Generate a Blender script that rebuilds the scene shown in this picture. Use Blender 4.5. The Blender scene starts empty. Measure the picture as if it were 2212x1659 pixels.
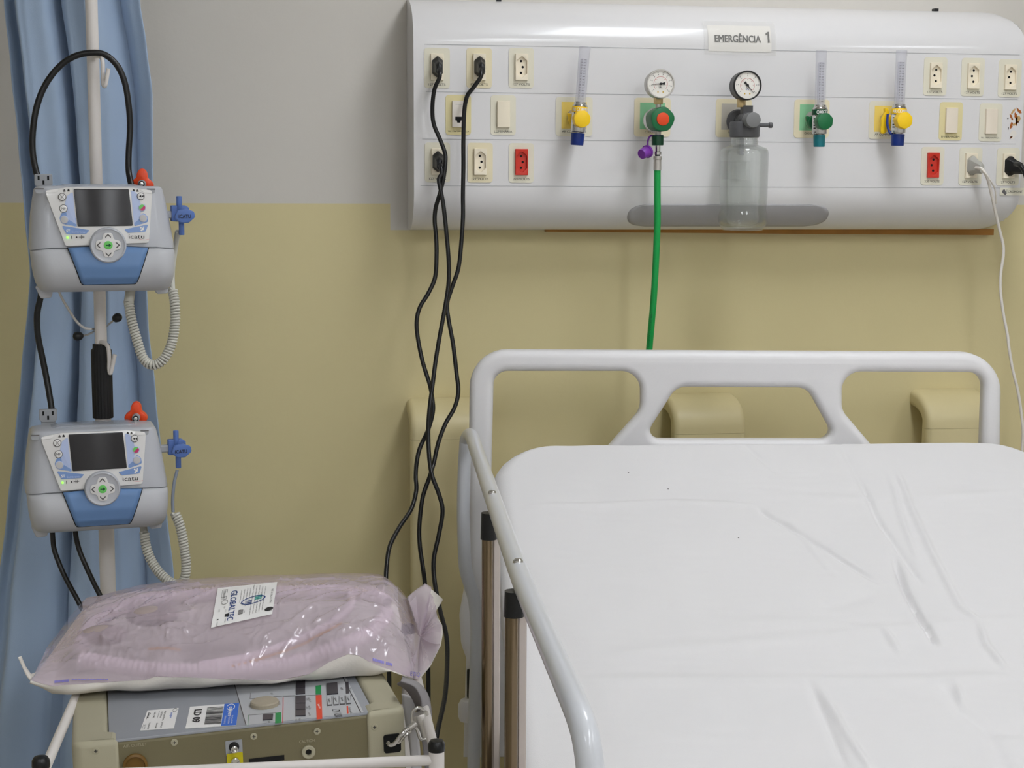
import bpy, bmesh, math, random
from mathutils import Vector, Matrix, noise
from mathutils.bvhtree import BVHTree
random.seed(7)
sc = bpy.context.scene
COL = sc.collection
PI = math.pi
R_ = math.radians
sin, cos = math.sin, math.cos

# ------------------------------------------------------------------ camera
FPX, YAW, PITCH, ROLL = 3435.24, .160353, .125562, .00412764
CAM = Vector((0, 0, 1.5))
Fv = Vector((sin(YAW)*cos(PITCH), cos(YAW)*cos(PITCH), -sin(PITCH)))
Rh = Vector((cos(YAW), -sin(YAW), 0))
Uh = Rh.cross(Fv)
Rv = Rh*cos(ROLL) + Uh*sin(ROLL)
Uv = -Rh*sin(ROLL) + Uh*cos(ROLL)
cd = bpy.data.cameras.new('camera')
cam = bpy.data.objects.new('camera', cd)
COL.objects.link(cam)
cd.sensor_width = 36
cd.lens = FPX*36/2212
cd.clip_start = .05
M = Matrix((Rv, Uv, -Fv)).transposed().to_4x4()
M.translation = CAM
cam.matrix_world = M
sc.camera = cam

# measuring helpers: where a line of sight meets a plane of the room
def ray(u, v): return Fv + Rv*((u-1106)/FPX) - Uv*((v-829.5)/FPX)
def Py(u, v, Y): d = ray(u, v); return CAM + d*(Y/d.y)
def Pz(u, v, Z): d = ray(u, v); return CAM + d*((Z-CAM.z)/d.z)
def Ppl(u, v, o, n): d = ray(u, v); return CAM + d*((o-CAM).dot(n)/d.dot(n))

# ------------------------------------------------------------------ materials
def lin(c):
    def f(x):
        x /= 255
        return x/12.92 if x <= .04045 else ((x+.055)/1.055)**2.4
    return (f(c[0]), f(c[1]), f(c[2]), 1)

MATS = {}
def mat(name, rgb, rough=.5, metal=0, spec=.5, var=.03, vscale=40, bump=0, bscale=200, emit=0, coat=0, trans=0, ior=1.45, alpha=1, sheen=0, sss=0):
    m = bpy.data.materials.new(name)
    m.use_nodes = True
    nt = m.node_tree
    b = nt.nodes['Principled BSDF']
    b.inputs['Roughness'].default_value = rough
    b.inputs['Metallic'].default_value = metal
    b.inputs['Specular IOR Level'].default_value = spec
    b.inputs['IOR'].default_value = ior
    b.inputs['Coat Weight'].default_value = coat
    b.inputs['Coat Roughness'].default_value = .08
    b.inputs['Transmission Weight'].default_value = trans
    b.inputs['Alpha'].default_value = alpha
    b.inputs['Sheen Weight'].default_value = sheen
    c = lin(rgb)
    tc = nt.nodes.new('ShaderNodeTexCoord')
    n = nt.nodes.new('ShaderNodeTexNoise')
    n.inputs['Scale'].default_value = vscale
    n.inputs['Detail'].default_value = 4
    nt.links.new(tc.outputs['Object'], n.inputs['Vector'])
    mx = nt.nodes.new('ShaderNodeMix'); mx.data_type = 'RGBA'
    mx.inputs['A'].default_value = tuple(min(1, x*(1-var)) for x in c[:3])+(1,)
    mx.inputs['B'].default_value = tuple(min(1, x*(1+var)) for x in c[:3])+(1,)
    nt.links.new(n.outputs['Fac'], mx.inputs['Factor'])
    nt.links.new(mx.outputs['Result'], b.inputs['Base Color'])
    if emit:
        nt.links.new(mx.outputs['Result'], b.inputs['Emission Color'])
        b.inputs['Emission Strength'].default_value = emit
    if bump:
        n2 = nt.nodes.new('ShaderNodeTexNoise')
        n2.inputs['Scale'].default_value = bscale
        n2.inputs['Detail'].default_value = 5
        nt.links.new(tc.outputs['Object'], n2.inputs['Vector'])
        bp = nt.nodes.new('ShaderNodeBump')
        bp.inputs['Strength'].default_value = bump
        bp.inputs['Distance'].default_value = .002
        nt.links.new(n2.outputs['Fac'], bp.inputs['Height'])
        nt.links.new(bp.outputs['Normal'], b.inputs['Normal'])
    MATS[name] = m
    return m

white_panel = mat('panel laminate', (221, 219, 219), .32, coat=.35, var=.01)
groove_m = mat('groove grey', (178, 178, 180), .6)
lens_m = mat('frosted lens', (168, 166, 168), .45)
plate_tan = mat('sticker tan', (224, 219, 200), .55)
plate_yel = mat('sticker yellowed', (224, 212, 162), .55)
plate_cream = mat('sticker cream', (229, 218, 186), .55)
cream = mat('socket cream', (240, 229, 206), .4)
cream_pale = mat('cover cream', (234, 222, 204), .4)
jack_white = mat('jack white', (236, 228, 218), .4)
red_sock = mat('socket red', (205, 48, 30), .4)
black_pl = mat('black plastic', (22, 22, 24), .4)
black_rub = mat('black rubber', (18, 18, 19), .34, bump=.2, bscale=300)
hole_m = mat('hole black', (6, 6, 6), .8)
ink = mat('ink black', (40, 38, 38), .6)
ink_grey = mat('ink grey', (95, 92, 92), .6)
gas_green = mat('gas green', (138, 198, 150), .5, var=.1, vscale=18)
gas_yel = mat('gas yellow', (240, 210, 104), .5, var=.08, vscale=18)
gas_grey = mat('gas grey', (192, 186, 174), .5, var=.1, vscale=18)
post_chrome = mat('post chrome', (124, 108, 86), .16, 1)
chrome = mat('chrome', (205, 203, 200), .14, 1)
steel = mat('brushed steel', (196, 192, 186), .34, .7)
satin_bar = mat('satin aluminium', (200, 190, 184), .5, .75)
brass = mat('brass', (205, 180, 130), .35, .7)
yel_pl = mat('yellow plastic', (250, 205, 20), .4)
blue_cap = mat('navy plastic', (14, 48, 130), .45)
teal_cap = mat('teal plastic', (24, 128, 140), .45)
green_pl = mat('green plastic', (12, 105, 58), .4)
dkgreen_pl = mat('dark green plastic', (8, 72, 44), .45)
orange_dot = mat('orange button', (225, 72, 22), .5)
purple_pl = mat('purple plastic', (122, 54, 160), .35)
gauge_face = mat('gauge dial', (232, 228, 220), .5)
dial_red = mat('dial red', (190, 90, 90), .5)
dial_gold = mat('dial gold', (200, 160, 40), .5)
dial_blue = mat('dial blue', (70, 100, 170), .5)
grey_pl = mat('grey plastic', (122, 122, 122), .5)
dkgrey_pl = mat('dark grey plastic', (88, 88, 90), .5)
label_white = mat('label white', (236, 234, 232), .45)
hose_green = mat('green hose', (14, 158, 74), .3, var=.08, vscale=300)
wood_m = mat('bare wood', (170, 118, 52), .7, var=.25, vscale=30)
rust_a = mat('rust tan', (196, 160, 110), .8, var=.2)
rust_b = mat('rust brown', (170, 95, 40), .8, var=.2)
paper_m = mat('paper', (236, 232, 226), .6)
bed_white = mat('bed enamel', (208, 210, 215), .28, coat=.3, var=.01)
hb_white = mat('headboard plastic', (230, 228, 229), .42, var=.012, bump=.06, bscale=900)
beige_pad = mat('beige bumper', (216, 203, 158), .45, var=.02)
pole_white = mat('pole enamel', (228, 222, 218), .35, var=.01)
grip_m = mat('grip rubber', (22, 22, 23), .6)
pump_grey = mat('pump grey', (188, 190, 196), .34, var=.01, coat=.15)
pump_low = mat('pump lower grey', (192, 193, 197), .42, var=.015, bump=.05, bscale=1200)
bezel_m = mat('bezel white', (226, 224, 222), .25, coat=.5, var=.01)
screen_m = mat('dark screen', (38, 36, 38), .25)
pump_blue = mat('pump blue', (104, 138, 184), .42, bump=.05, bscale=1500)
decal_blue = mat('decal blue', (118, 148, 200), .3)
decal_lav = mat('decal lavender', (178, 192, 226), .3)
key_green = mat('key green', (112, 206, 104), .35)
led_green = mat('led green', (130, 250, 70), .3, emit=2.0)
magenta_m = mat('key magenta', (196, 40, 110), .35)
key_grey = mat('key grey', (190, 188, 188), .35)
sensor_blue = mat('sensor blue', (86, 116, 180), .4)
orange_pl = mat('orange knob', (240, 76, 28), .35)
coil_m = mat('coil grey', (200, 198, 188), .5)
grey_cable = mat('cable grey', (140, 148, 160), .5)
conn_grey = mat('connector grey', (160, 162, 166), .5)
steth_m = mat('clear tubing', (214, 210, 206), .3)
vent_body = mat('ventilator beige', (118, 110, 82), .5, bump=.12, bscale=1800, var=.02)
vent_bump = mat('ventilator bumper', (174, 168, 144), .5, bump=.08, bscale=1500, var=.02)
vent_face = mat('ventilator face', (160, 163, 170), .4, metal=.15)
vent_panel = mat('ventilator silver', (196, 198, 202), .35, metal=.2)
disp_m = mat('display dark', (58, 54, 60), .3)
vgreen = mat('print green', (30, 140, 74), .45)
vred = mat('print red', (226, 74, 44), .45)
vline = mat('print line red', (214, 70, 72), .45)
tan_knob = mat('tan knob', (168, 158, 138), .45)
lab_blue = mat('label blue', (50, 108, 208), .45)
amber_m = mat('amber port', (112, 80, 22), .4)
yel_con = mat('yellow connector', (200, 186, 10), .4)
strap_m = mat('grey strap', (150, 146, 148), .7, bump=.3, bscale=900)
strap_in = mat('strap lining', (120, 114, 116), .8)
band_m = mat('pale band', (200, 198, 200), .35)
logo_navy = mat('logo navy', (44, 70, 130), .45)
logo_teal = mat('logo teal', (40, 160, 150), .45)
paper_back = mat('pouch paper', (228, 222, 214), .7, bump=.15, bscale=250)
tube_white = mat('corrugated tube', (248, 236, 238), .4)
tube_orange = mat('orange line', (226, 160, 60), .4)
print_violet = mat('pouch print', (128, 122, 200), .5)
curtain_seam = mat('curtain stitch', (112, 140, 182), .9)
wall_white = mat('room wall', (216, 214, 210), .8, var=.01)
floor_m = mat('floor vinyl', (176, 170, 156), .4, var=.05, vscale=8)
ceil_m = mat('ceiling paint', (228, 226, 222), .9, var=.01)
fix_m = mat('fixture metal', (230, 230, 230), .4)
lamp_m = mat('lamp diffuser', (244, 248, 253), .5, emit=16.4, var=0)
sheet_m = mat('white sheet', (222, 220, 220), .85, var=.008, vscale=6, bump=.12, bscale=700, sheen=.1)
mattress_m = mat('mattress vinyl', (90, 110, 150), .5)

def glass(name, rgb, rough=0.0, ior=1.45):
    m = mat(name, rgb, rough, trans=1, ior=ior, var=.005)
    return m
glass_m = glass('jar glass', (246, 250, 248))
tube_clear = mat('clear acrylic', (220, 220, 226), .06, var=.01)
film_m = mat('lavender film', (218, 204, 215), .06, var=.05, vscale=14, coat=.5, spec=.8, bump=.9, bscale=22)
handle_m = mat('clear handle', (198, 202, 210), .15, var=.01)
sleeve_m = mat('clear sleeve', (232, 230, 224), .1, var=.01, bump=.35, bscale=45)
def see_through(m, fac, tint=(1, 1, 1)):
    nt = m.node_tree
    b = nt.nodes['Principled BSDF']; out = nt.nodes['Material Output']
    t = nt.nodes.new('ShaderNodeBsdfTransparent'); t.inputs['Color'].default_value = (*tint, 1)
    mx = nt.nodes.new('ShaderNodeMixShader'); mx.inputs[0].default_value = fac
    nt.links.new(b.outputs[0], mx.inputs[1]); nt.links.new(t.outputs[0], mx.inputs[2])
    nt.links.new(mx.outputs[0], out.inputs['Surface'])
film_m.node_tree.nodes['Bump'].inputs['Distance'].default_value = .004
jar_label = mat('jar label', (224, 226, 224), .5)
see_through(jar_label, .55)
see_through(tube_clear, .78, (.93, .93, .95))
see_through(film_m, .54, (.92, .87, .92))
see_through(handle_m, .5)
see_through(sleeve_m, .8)

def thin_glass(m, share):
    # thin clear wall: mostly straight through, reflecting more toward its edges, with some refraction left in
    nt = m.node_tree
    b = nt.nodes['Principled BSDF']; out = nt.nodes['Material Output']
    t = nt.nodes.new('ShaderNodeBsdfTransparent'); t.inputs['Color'].default_value = (.985, .992, .988, 1)
    g = nt.nodes.new('ShaderNodeBsdfGlossy'); g.inputs['Roughness'].default_value = .03
    lw = nt.nodes.new('ShaderNodeLayerWeight'); lw.inputs['Blend'].default_value = .5
    pw = nt.nodes.new('ShaderNodeMath'); pw.operation = 'POWER'; pw.inputs[1].default_value = 4
    f = nt.nodes.new('ShaderNodeMath'); f.operation = 'MULTIPLY_ADD'; f.inputs[1].default_value = .45; f.inputs[2].default_value = .03
    nt.links.new(lw.outputs['Facing'], pw.inputs[0]); nt.links.new(pw.outputs[0], f.inputs[0])
    m1 = nt.nodes.new('ShaderNodeMixShader'); m2 = nt.nodes.new('ShaderNodeMixShader')
    nt.links.new(f.outputs[0], m1.inputs[0]); nt.links.new(t.outputs[0], m1.inputs[1]); nt.links.new(g.outputs[0], m1.inputs[2])
    m2.inputs[0].default_value = share
    nt.links.new(b.outputs[0], m2.inputs[1]); nt.links.new(m1.outputs[0], m2.inputs[2])
    nt.links.new(m2.outputs[0], out.inputs['Surface'])
thin_glass(glass_m, .70)

# blue curtain cloth: slight sheen and fine weave, lets a little light through
curtain_m = mat('blue curtain', (164, 184, 210), .8, var=.03, vscale=9, bump=.15, bscale=900, sheen=.2)

# two coats of paint on the back wall: grey above, beige below, and a grey strip kept beside the service panel
WALL_Y = 2.82
ZLINE = Py(450, 439, WALL_Y).z
XPATCH = Py(843, 470, WALL_Y).x
ZPATCH = Py(860, 497, WALL_Y).z
def wall_paint():
    m = mat('two tone wall', (212, 207, 199), .62, var=.015, vscale=3, bump=.1, bscale=120)
    nt = m.node_tree
    b = nt.nodes['Principled BSDF']
    g = nt.nodes.new('ShaderNodeNewGeometry')
    s = nt.nodes.new('ShaderNodeSeparateXYZ')
    nt.links.new(g.outputs['Position'], s.inputs[0])
    def cmp(sock, op, val):
        n = nt.nodes.new('ShaderNodeMath'); n.operation = op
        nt.links.new(sock, n.inputs[0]); n.inputs[1].default_value = val
        return n.outputs[0]
    up = cmp(s.outputs['Z'], 'GREATER_THAN', ZLINE)
    a = cmp(s.outputs['X'], 'GREATER_THAN', XPATCH)
    c = cmp(s.outputs['X'], 'LESS_THAN', 1.34)
    d = cmp(s.outputs['Z'], 'GREATER_THAN', ZPATCH)
    def mul(p, q, op='MULTIPLY'):
        n = nt.nodes.new('ShaderNodeMath'); n.operation = op
        nt.links.new(p, n.inputs[0]); nt.links.new(q, n.inputs[1]); return n.outputs[0]
    f = mul(up, mul(mul(a, c), d), 'MAXIMUM')
    old = b.inputs['Base Color'].links[0].from_socket
    mx = nt.nodes.new('ShaderNodeMix'); mx.data_type = 'RGBA'
    mx.inputs['A'].default_value = lin((219, 206, 158))
    nt.links.new(f, mx.inputs['Factor'])
    nt.links.new(old, mx.inputs['B'])
    nt.links.new(mx.outputs['Result'], b.inputs['Base Color'])
    return m
wall_m = wall_paint()

# ------------------------------------------------------------------ mesh builder
WLOC = {}
def curve_mesh(loops, half, bevel=0, res=2):
    cu = bpy.data.curves.new('tmp', 'CURVE'); cu.dimensions = '2D'; cu.fill_mode = 'BOTH'
    for L in loops:
        sp = cu.splines.new('POLY'); sp.points.add(len(L)-1)
        for p, q in zip(sp.points, L): p.co = (q[0], q[1], 0, 1)
        sp.use_cyclic_u = True
    cu.extrude = max(0, half-bevel)
    cu.bevel_depth = bevel; cu.bevel_resolution = res; cu.offset = -bevel
    ob = bpy.data.objects.new('tmp', cu)
    me = ob.to_mesh()
    V = [v.co.copy() for v in me.vertices]; Fc = [tuple(p.vertices) for p in me.polygons]
    ob.to_mesh_clear(); bpy.data.objects.remove(ob); bpy.data.curves.remove(cu)
    return V, Fc
CAPH = {}
def text_mesh(s, off=0):
    cu = bpy.data.curves.new('tmp', 'FONT'); cu.body = s; cu.align_x = 'CENTER'; cu.align_y = 'BOTTOM_BASELINE'
    cu.offset = off; cu.resolution_u = 3
    ob = bpy.data.objects.new('tmp', cu)
    me = ob.to_mesh()
    V = [v.co.copy() for v in me.vertices]; Fc = [tuple(p.vertices) for p in me.polygons]
    ob.to_mesh_clear(); bpy.data.objects.remove(ob); bpy.data.curves.remove(cu)
    return V, Fc
def frame(o, x=(1, 0, 0), y=(0, 0, 1)):
    x = Vector(x).normalized(); y = Vector(y).normalized(); n = x.cross(y).normalized()
    m = Matrix((x, y, n)).transposed().to_4x4(); m.translation = Vector(o); return m
def rpoly(pts, seg=6):
    """polygon with rounded corners: (x, y, r) triples"""
    out = []
    n = len(pts)
    for i in range(n):
        p = Vector(pts[i][:2]); r = pts[i][2] if len(pts[i]) > 2 else 0
        a = Vector(pts[i-1][:2])-p; b = Vector(pts[(i+1) % n][:2])-p
        if r <= 0: out.append((p.x, p.y)); continue
        la, lb = a.length, b.length
        a.normalize(); b.normalize()
        ang = a.angle(b)
        t = min(r/math.tan(ang/2), la*.49, lb*.49); r = t*math.tan(ang/2)
        c = p+(a+b).normalized()*(r/sin(ang/2))
        s = p+a*t-c; e = p+b*t-c
        a0 = math.atan2(s.y, s.x); a1 = math.atan2(e.y, e.x)
        while a1-a0 > PI: a1 -= 2*PI
        while a1-a0 < -PI: a1 += 2*PI
        for k in range(seg+1):
            q = a0+(a1-a0)*k/seg
            out.append((c.x+r*cos(q), c.y+r*sin(q)))
    return out
def rrect(w, h, r): return rpoly([(-w/2, -h/2, r), (w/2, -h/2, r), (w/2, h/2, r), (-w/2, h/2, r)])
def circ(r, n=32, cx=0, cy=0): return [(cx+r*cos(2*PI*k/n), cy+r*sin(2*PI*k/n)) for k in range(n)]
def ellipse(a, b, n=32, cx=0, cy=0): return [(cx+a*cos(2*PI*k/n), cy+b*sin(2*PI*k/n)) for k in range(n)]
def smooth_path(pts, per=8):
    P = [Vector(p) for p in pts]
    if len(P) < 3: return P
    out = []
    for i in range(len(P)-1):
        p0 = P[max(0, i-1)]; p1 = P[i]; p2 = P[i+1]; p3 = P[min(len(P)-1, i+2)]
        for k in range(per):
            t = k/per
            out.append(.5*((2*p1)+(p2-p0)*t+(2*p0-5*p1+4*p2-p3)*t*t+(3*p1-p0-3*p2+p3)*t*t*t))
    out.append(P[-1]); return out
def interp(tab, x):
    if x <= tab[0][0]: return tab[0][1]
    for (a, p), (b, q) in zip(tab, tab[1:]):
        if x <= b:
            t = (x-a)/(b-a); t = t*t*(3-2*t)*.5+t*.5
            return p+(q-p)*t
    return tab[-1][1]

class MB:
    def __init__(s, T=None): s.v = []; s.f = []; s.m = []; s.mats = []; s.T = T
    def mi(s, m):
        if m not in s.mats: s.mats.append(m)
        return s.mats.index(m)
    def add(s, V, F, m, L=None):
        b = len(s.v); i = s.mi(m)
        for p in V:
            p = Vector(p)
            if L is not None: p = L @ p if isinstance(L, Matrix) else Vector(L(p))
            if s.T is not None: p = s.T @ p if isinstance(s.T, Matrix) else Vector(s.T(p))
            s.v.append(p)
        for f in F: s.f.append(tuple(b+k for k in f)); s.m.append(i)
        return s
    def box(s, c, d, m, L=None):
        V = [(c[0]+d[0]/2*x, c[1]+d[1]/2*y, c[2]+d[2]/2*z) for x in (-1, 1) for y in (-1, 1) for z in (-1, 1)]
        return s.add(V, [(0, 1, 3, 2), (4, 6, 7, 5), (0, 4, 5, 1), (2, 3, 7, 6), (0, 2, 6, 4), (1, 5, 7, 3)], m, L)
    def lathe(s, prof, m, o=(0, 0, 0), ax=(0, 0, 1), n=28, L=None, lob=None):
        """prof: (radius, height) along ax from o"""
        ax = Vector(ax).normalized(); o = Vector(o)
        u = ax.orthogonal().normalized(); w = ax.cross(u)
        V = []; F = []
        for r, h in prof:
            for k in range(n):
                a = 2*PI*k/n
                rr = r*(lob(a) if lob else 1)
                V.append(o+ax*h+(u*cos(a)+w*sin(a))*rr)
        for i in range(len(prof)-1):
            for k in range(n):
                k2 = (k+1) % n
                F.append((i*n+k, i*n+k2, (i+1)*n+k2, (i+1)*n+k))
        if prof[0][0] > 1e-6: F.append(tuple(reversed(range(n))))
        if prof[-1][0] > 1e-6: F.append(tuple((len(prof)-1)*n+k for k in range(n)))
        return s.add(V, F, m, L)
    def cyl(s, a, b, r, m, n=24, r2=None, bev=0, L=None, lob=None):
        a = Vector(a); b = Vector(b); h = (b-a).length; r2 = r if r2 is None else r2
        pr = [(r, 0), (r2, h)] if not bev else [(r-bev, 0), (r-bev*.3, bev*.3), (r, bev), (r2, h-bev), (r2-bev*.3, h-bev*.3), (r2-bev, h)]
        return s.lathe(pr, m, a, b-a, n, L, lob)
    def tube(s, pts, r, m, n=10, caps=True, L=None, closed=False, ref=None, flat=None):
        P = [Vector(p) for p in pts]; N = len(P)
        V = []; F = []
        prev = None
        for i in range(N):
            if closed: t = P[(i+1) % N]-P[i-1]
            else: t = P[min(N-1, i+1)]-P[max(0, i-1)]
            t.normalize()
            if prev is None:
                u = (Vector(ref) - t*Vector(ref).dot(t)).normalized() if ref else t.orthogonal().normalized()
            else:
                u = (prev-t*prev.dot(t)).normalized()
            prev = u; w = t.cross(u)
            rr = r[i] if isinstance(r, (list, tuple)) else r
            fl = flat or 1
            for k in range(n):
                a = 2*PI*k/n
                V.append(P[i]+(u*cos(a)+w*sin(a)*fl)*rr)
        for i in range(N if closed else N-1):
            j = (i+1) % N
            for k in range(n):
                k2 = (k+1) % n
                F.append((i*n+k, i*n+k2, j*n+k2, j*n+k))
        if caps and not closed:
            F.append(tuple(reversed(range(n)))); F.append(tuple((N-1)*n+k for k in range(n)))
        return s.add(V, F, m, L)
    def ball(s, c, r, m, n=16, sc=(1, 1, 1), L=None):
        pr = []; V = []; F = []; h = n//2
        for i in range(h+1):
            a = PI*i/h
            for k in range(n):
                b = 2*PI*k/n
                V.append((c[0]+r*sc[0]*sin(a)*cos(b), c[1]+r*sc[1]*sin(a)*sin(b), c[2]-r*sc[2]*cos(a)))
        for i in range(h):
            for k in range(n):
                F.append((i*n+k, i*n+(k+1) % n, (i+1)*n+(k+1) % n, (i+1)*n+k))
        return s.add(V, F, m, L)
    def solid(s, loops, half, m, L, bevel=0, res=2, z=0):
        V, F = curve_mesh(loops, half, bevel, res)
        for p in V: p.z += z
        return s.add(V, F, m, L)
    def flat(s, loop, m, L, z=0):
        """a filled outline printed on a surface, a hair above it"""
        V, F = curve_mesh([loop] if not isinstance(loop[0], list) else loop, 0, 0)
        for p in V: p.z = z
        return s.add(V, F, m, L)
    def text(s, t, L, h, m, c=(0, 0), w=None, z=.0004, rot=0, off=0, slant=0):
        V, F = text_mesh(t, off)
        if not V: return s
        x0 = min(p.x for p in V); x1 = max(p.x for p in V)
        k = h/.69
        kx = k if w is None else w/(x1-x0)
        cx = (x0+x1)/2
        out = []
        for p in V:
            x, y = (p.x-cx)*kx, p.y*k-h/2
            x += y*slant
            if rot: x, y = x*cos(rot)-y*sin(rot), x*sin(rot)+y*cos(rot)
            out.append((c[0]+x, c[1]+y, z))
        return s.add(out, F, m, L)
    def grid(s, fn, nu, nv, m, L=None, closed_u=False):
        V = [fn(i/nu, j/nv) for j in range(nv+1) for i in range(nu+(0 if closed_u else 1))]
        w = nu if closed_u else nu+1
        F = []
        for j in range(nv):
            for i in range(nu):
                i2 = (i+1) % w
                F.append((j*w+i, j*w+i2, (j+1)*w+i2, (j+1)*w+i))
        return s.add(V, F, m, L)
    def loft(s, rings, m, cap0=True, cap1=True, L=None):
        n = len(rings[0]); V = [p for r in rings for p in r]; F = []
        for i in range(len(rings)-1):
            for k in range(n):
                k2 = (k+1) % n
                F.append((i*n+k, i*n+k2, (i+1)*n+k2, (i+1)*n+k))
        if cap0: F.append(tuple(reversed(range(n))))
        if cap1: F.append(tuple((len(rings)-1)*n+k for k in range(n)))
        return s.add(V, F, m, L)
    def build(s, name, parent=None, label=None, bevel=None, sharp=38, solidify=None, subsurf=0, weld=True):
        me = bpy.data.meshes.new(name)
        o = WLOC[parent] if parent is not None else Vector((0, 0, 0))
        me.from_pydata([tuple(p-o) for p in s.v], [], s.f)
        for m in s.mats: me.materials.append(m)
        me.polygons.foreach_set('material_index', s.m)
        bm = bmesh.new(); bm.from_mesh(me)
        if weld: bmesh.ops.remove_doubles(bm, verts=bm.verts, dist=1e-6)
        bmesh.ops.recalc_face_normals(bm, faces=bm.faces)
        bm.to_mesh(me); bm.free()
        me.polygons.foreach_set('use_smooth', [True]*len(me.polygons))
        me.set_sharp_from_angle(angle=R_(sharp))
        me.update()
        ob = bpy.data.objects.new(name, me); COL.objects.link(ob)
        if parent is not None: ob.parent = parent
        WLOC[ob] = o
        if label: ob['label'] = label
        if bevel:
            b = ob.modifiers.new('bevel', 'BEVEL'); b.width = bevel[0]; b.segments = bevel[1]; b.limit_method = 'ANGLE'; b.angle_limit = R_(40)
        if solidify:
            q = ob.modifiers.new('solid', 'SOLIDIFY'); q.thickness = solidify; q.offset = -1
        if subsurf:
            q = ob.modifiers.new('sub', 'SUBSURF'); q.levels = q.render_levels = subsurf
        return ob

def thing(name, label, cat, loc, group=None):
    o = bpy.data.objects.new(name, None); COL.objects.link(o)
    o.location = loc; o.empty_display_size = .05
    o['label'] = label; o['category'] = cat
    if group: o['group'] = group
    WLOC[o] = Vector(loc)
    return o
def tag(o, label, cat, group=None):
    o['label'] = label; o['category'] = cat
    if group: o['group'] = group
    return o
def struct(o): o['kind'] = 'structure'; return o

# ------------------------------------------------------------------ the room
X0, X1, Y0, H = -2.1, 3.3, -2.6, 2.8
struct(MB().box(((X0+X1)/2, WALL_Y+.05, H/2), (X1-X0, .1, H), wall_m).build('wall_back'))
struct(MB().box((X0-.05, (Y0+WALL_Y)/2, H/2), (.1, WALL_Y-Y0, H), wall_white).build('wall_left'))
struct(MB().box((X1+.05, (Y0+WALL_Y)/2, H/2), (.1, WALL_Y-Y0, H), wall_white).build('wall_right'))
struct(MB().box(((X0+X1)/2, Y0-.05, H/2), (X1-X0, .1, H), wall_white).build('wall_front'))
struct(MB().box(((X0+X1)/2, (Y0+WALL_Y)/2, -.05), (X1-X0, WALL_Y-Y0, .1), floor_m).build('floor'))
struct(MB().box(((X0+X1)/2, (Y0+WALL_Y)/2, H+.05), (X1-X0, WALL_Y-Y0, .1), ceil_m).build('ceiling'))

def ceiling_light(x, y, wx, wy, label):
    t = thing('ceiling_light', label, 'ceiling light', (x, y, H))
    b = MB()
    for sx, sy, dx, dy in ((0, wy/2, wx+.04, .02), (0, -wy/2, wx+.04, .02), (wx/2, 0, .02, wy), (-wx/2, 0, .02, wy)):
        b.box((x+sx, y+sy, H-.02), (dx, dy, .04), fix_m)
    b.build('frame', t)
    MB().box((x, y, H-.012), (wx-.02, wy-.02, .01), lamp_m).build('diffuser', t)
ceiling_light(.92, 1.78, .36, .98, 'shorter fluorescent ceiling light above the bed head')
ceiling_light(1.0, -.55, .36, 1.25, 'long fluorescent ceiling light over the foot of the bed')
ceiling_light(2.5, -.55, .36, 1.25, 'long fluorescent ceiling light farthest from the curtain')
ceiling_light(1.0, -1.95, .36, 1.25, 'long fluorescent ceiling light by the far end of the room')
ceiling_light(-.7, -1.4, .36, 1.25, 'long fluorescent ceiling light behind the curtain side')
# ------------------------------------------------------------------ beige wall bumpers behind the bed
def wall_bumper(x0, label):
    w = .134; cx = x0+w/2
    t = thing('wall_bumper', label, 'wall bumper', (cx, WALL_Y, .35), 'beige wall bumpers behind the bed')
    zt = Py(950, 862, 2.80).z; yf = 2.735
    zs = Py(950, 950, yf).z; zk = zs+.012
    th = .032
    path = []
    yc = yf+th/2
    for k in range(15):
        a = PI/2*k/14; path.append((yc+(WALL_Y-.001-yc)*(1-sin(a)), zk+(zt-th/2-zk)*cos(a)))
    sec = rrect(w, th, .011)
    def strip(P, name):
        b = MB(); rings = []
        for i, (y, z) in enumerate(P):
            y0, z0 = P[max(0, i-1)]; y1, z1 = P[min(len(P)-1, i+1)]
            tg = Vector((0, y1-y0, z1-z0)).normalized(); nn = Vector((0, tg.z, -tg.y))
            rings.append([Vector((cx+p[0], y, z))+nn*p[1] for p in sec])
        b.loft(rings, beige_pad); return b.build(name, t, sharp=50)
    strip(path+[(yc, zk-(zk-zs)*.5), (yc, zs+.0002)], 'cap')
    strip([(yc, zs-.0002), (yc, .9), (yc, .35)], 'strip')
    for z in (.5, .85):
        b = MB(); b.box((cx, (yf+th+WALL_Y)/2, z), (.05, WALL_Y-yf-th, .04), beige_pad)
        b.build('bracket', t)
wall_bumper(Py(888, 1000, 2.735).x, 'beige padded wall bumper behind the three hanging black cords')
wall_bumper(Py(1457, 925, 2.735).x, 'beige padded wall bumper seen through the middle headboard opening')
wall_bumper(Py(2003, 935, 2.735).x, 'beige padded wall bumper seen through the headboard opening farthest from the cords')

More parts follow.
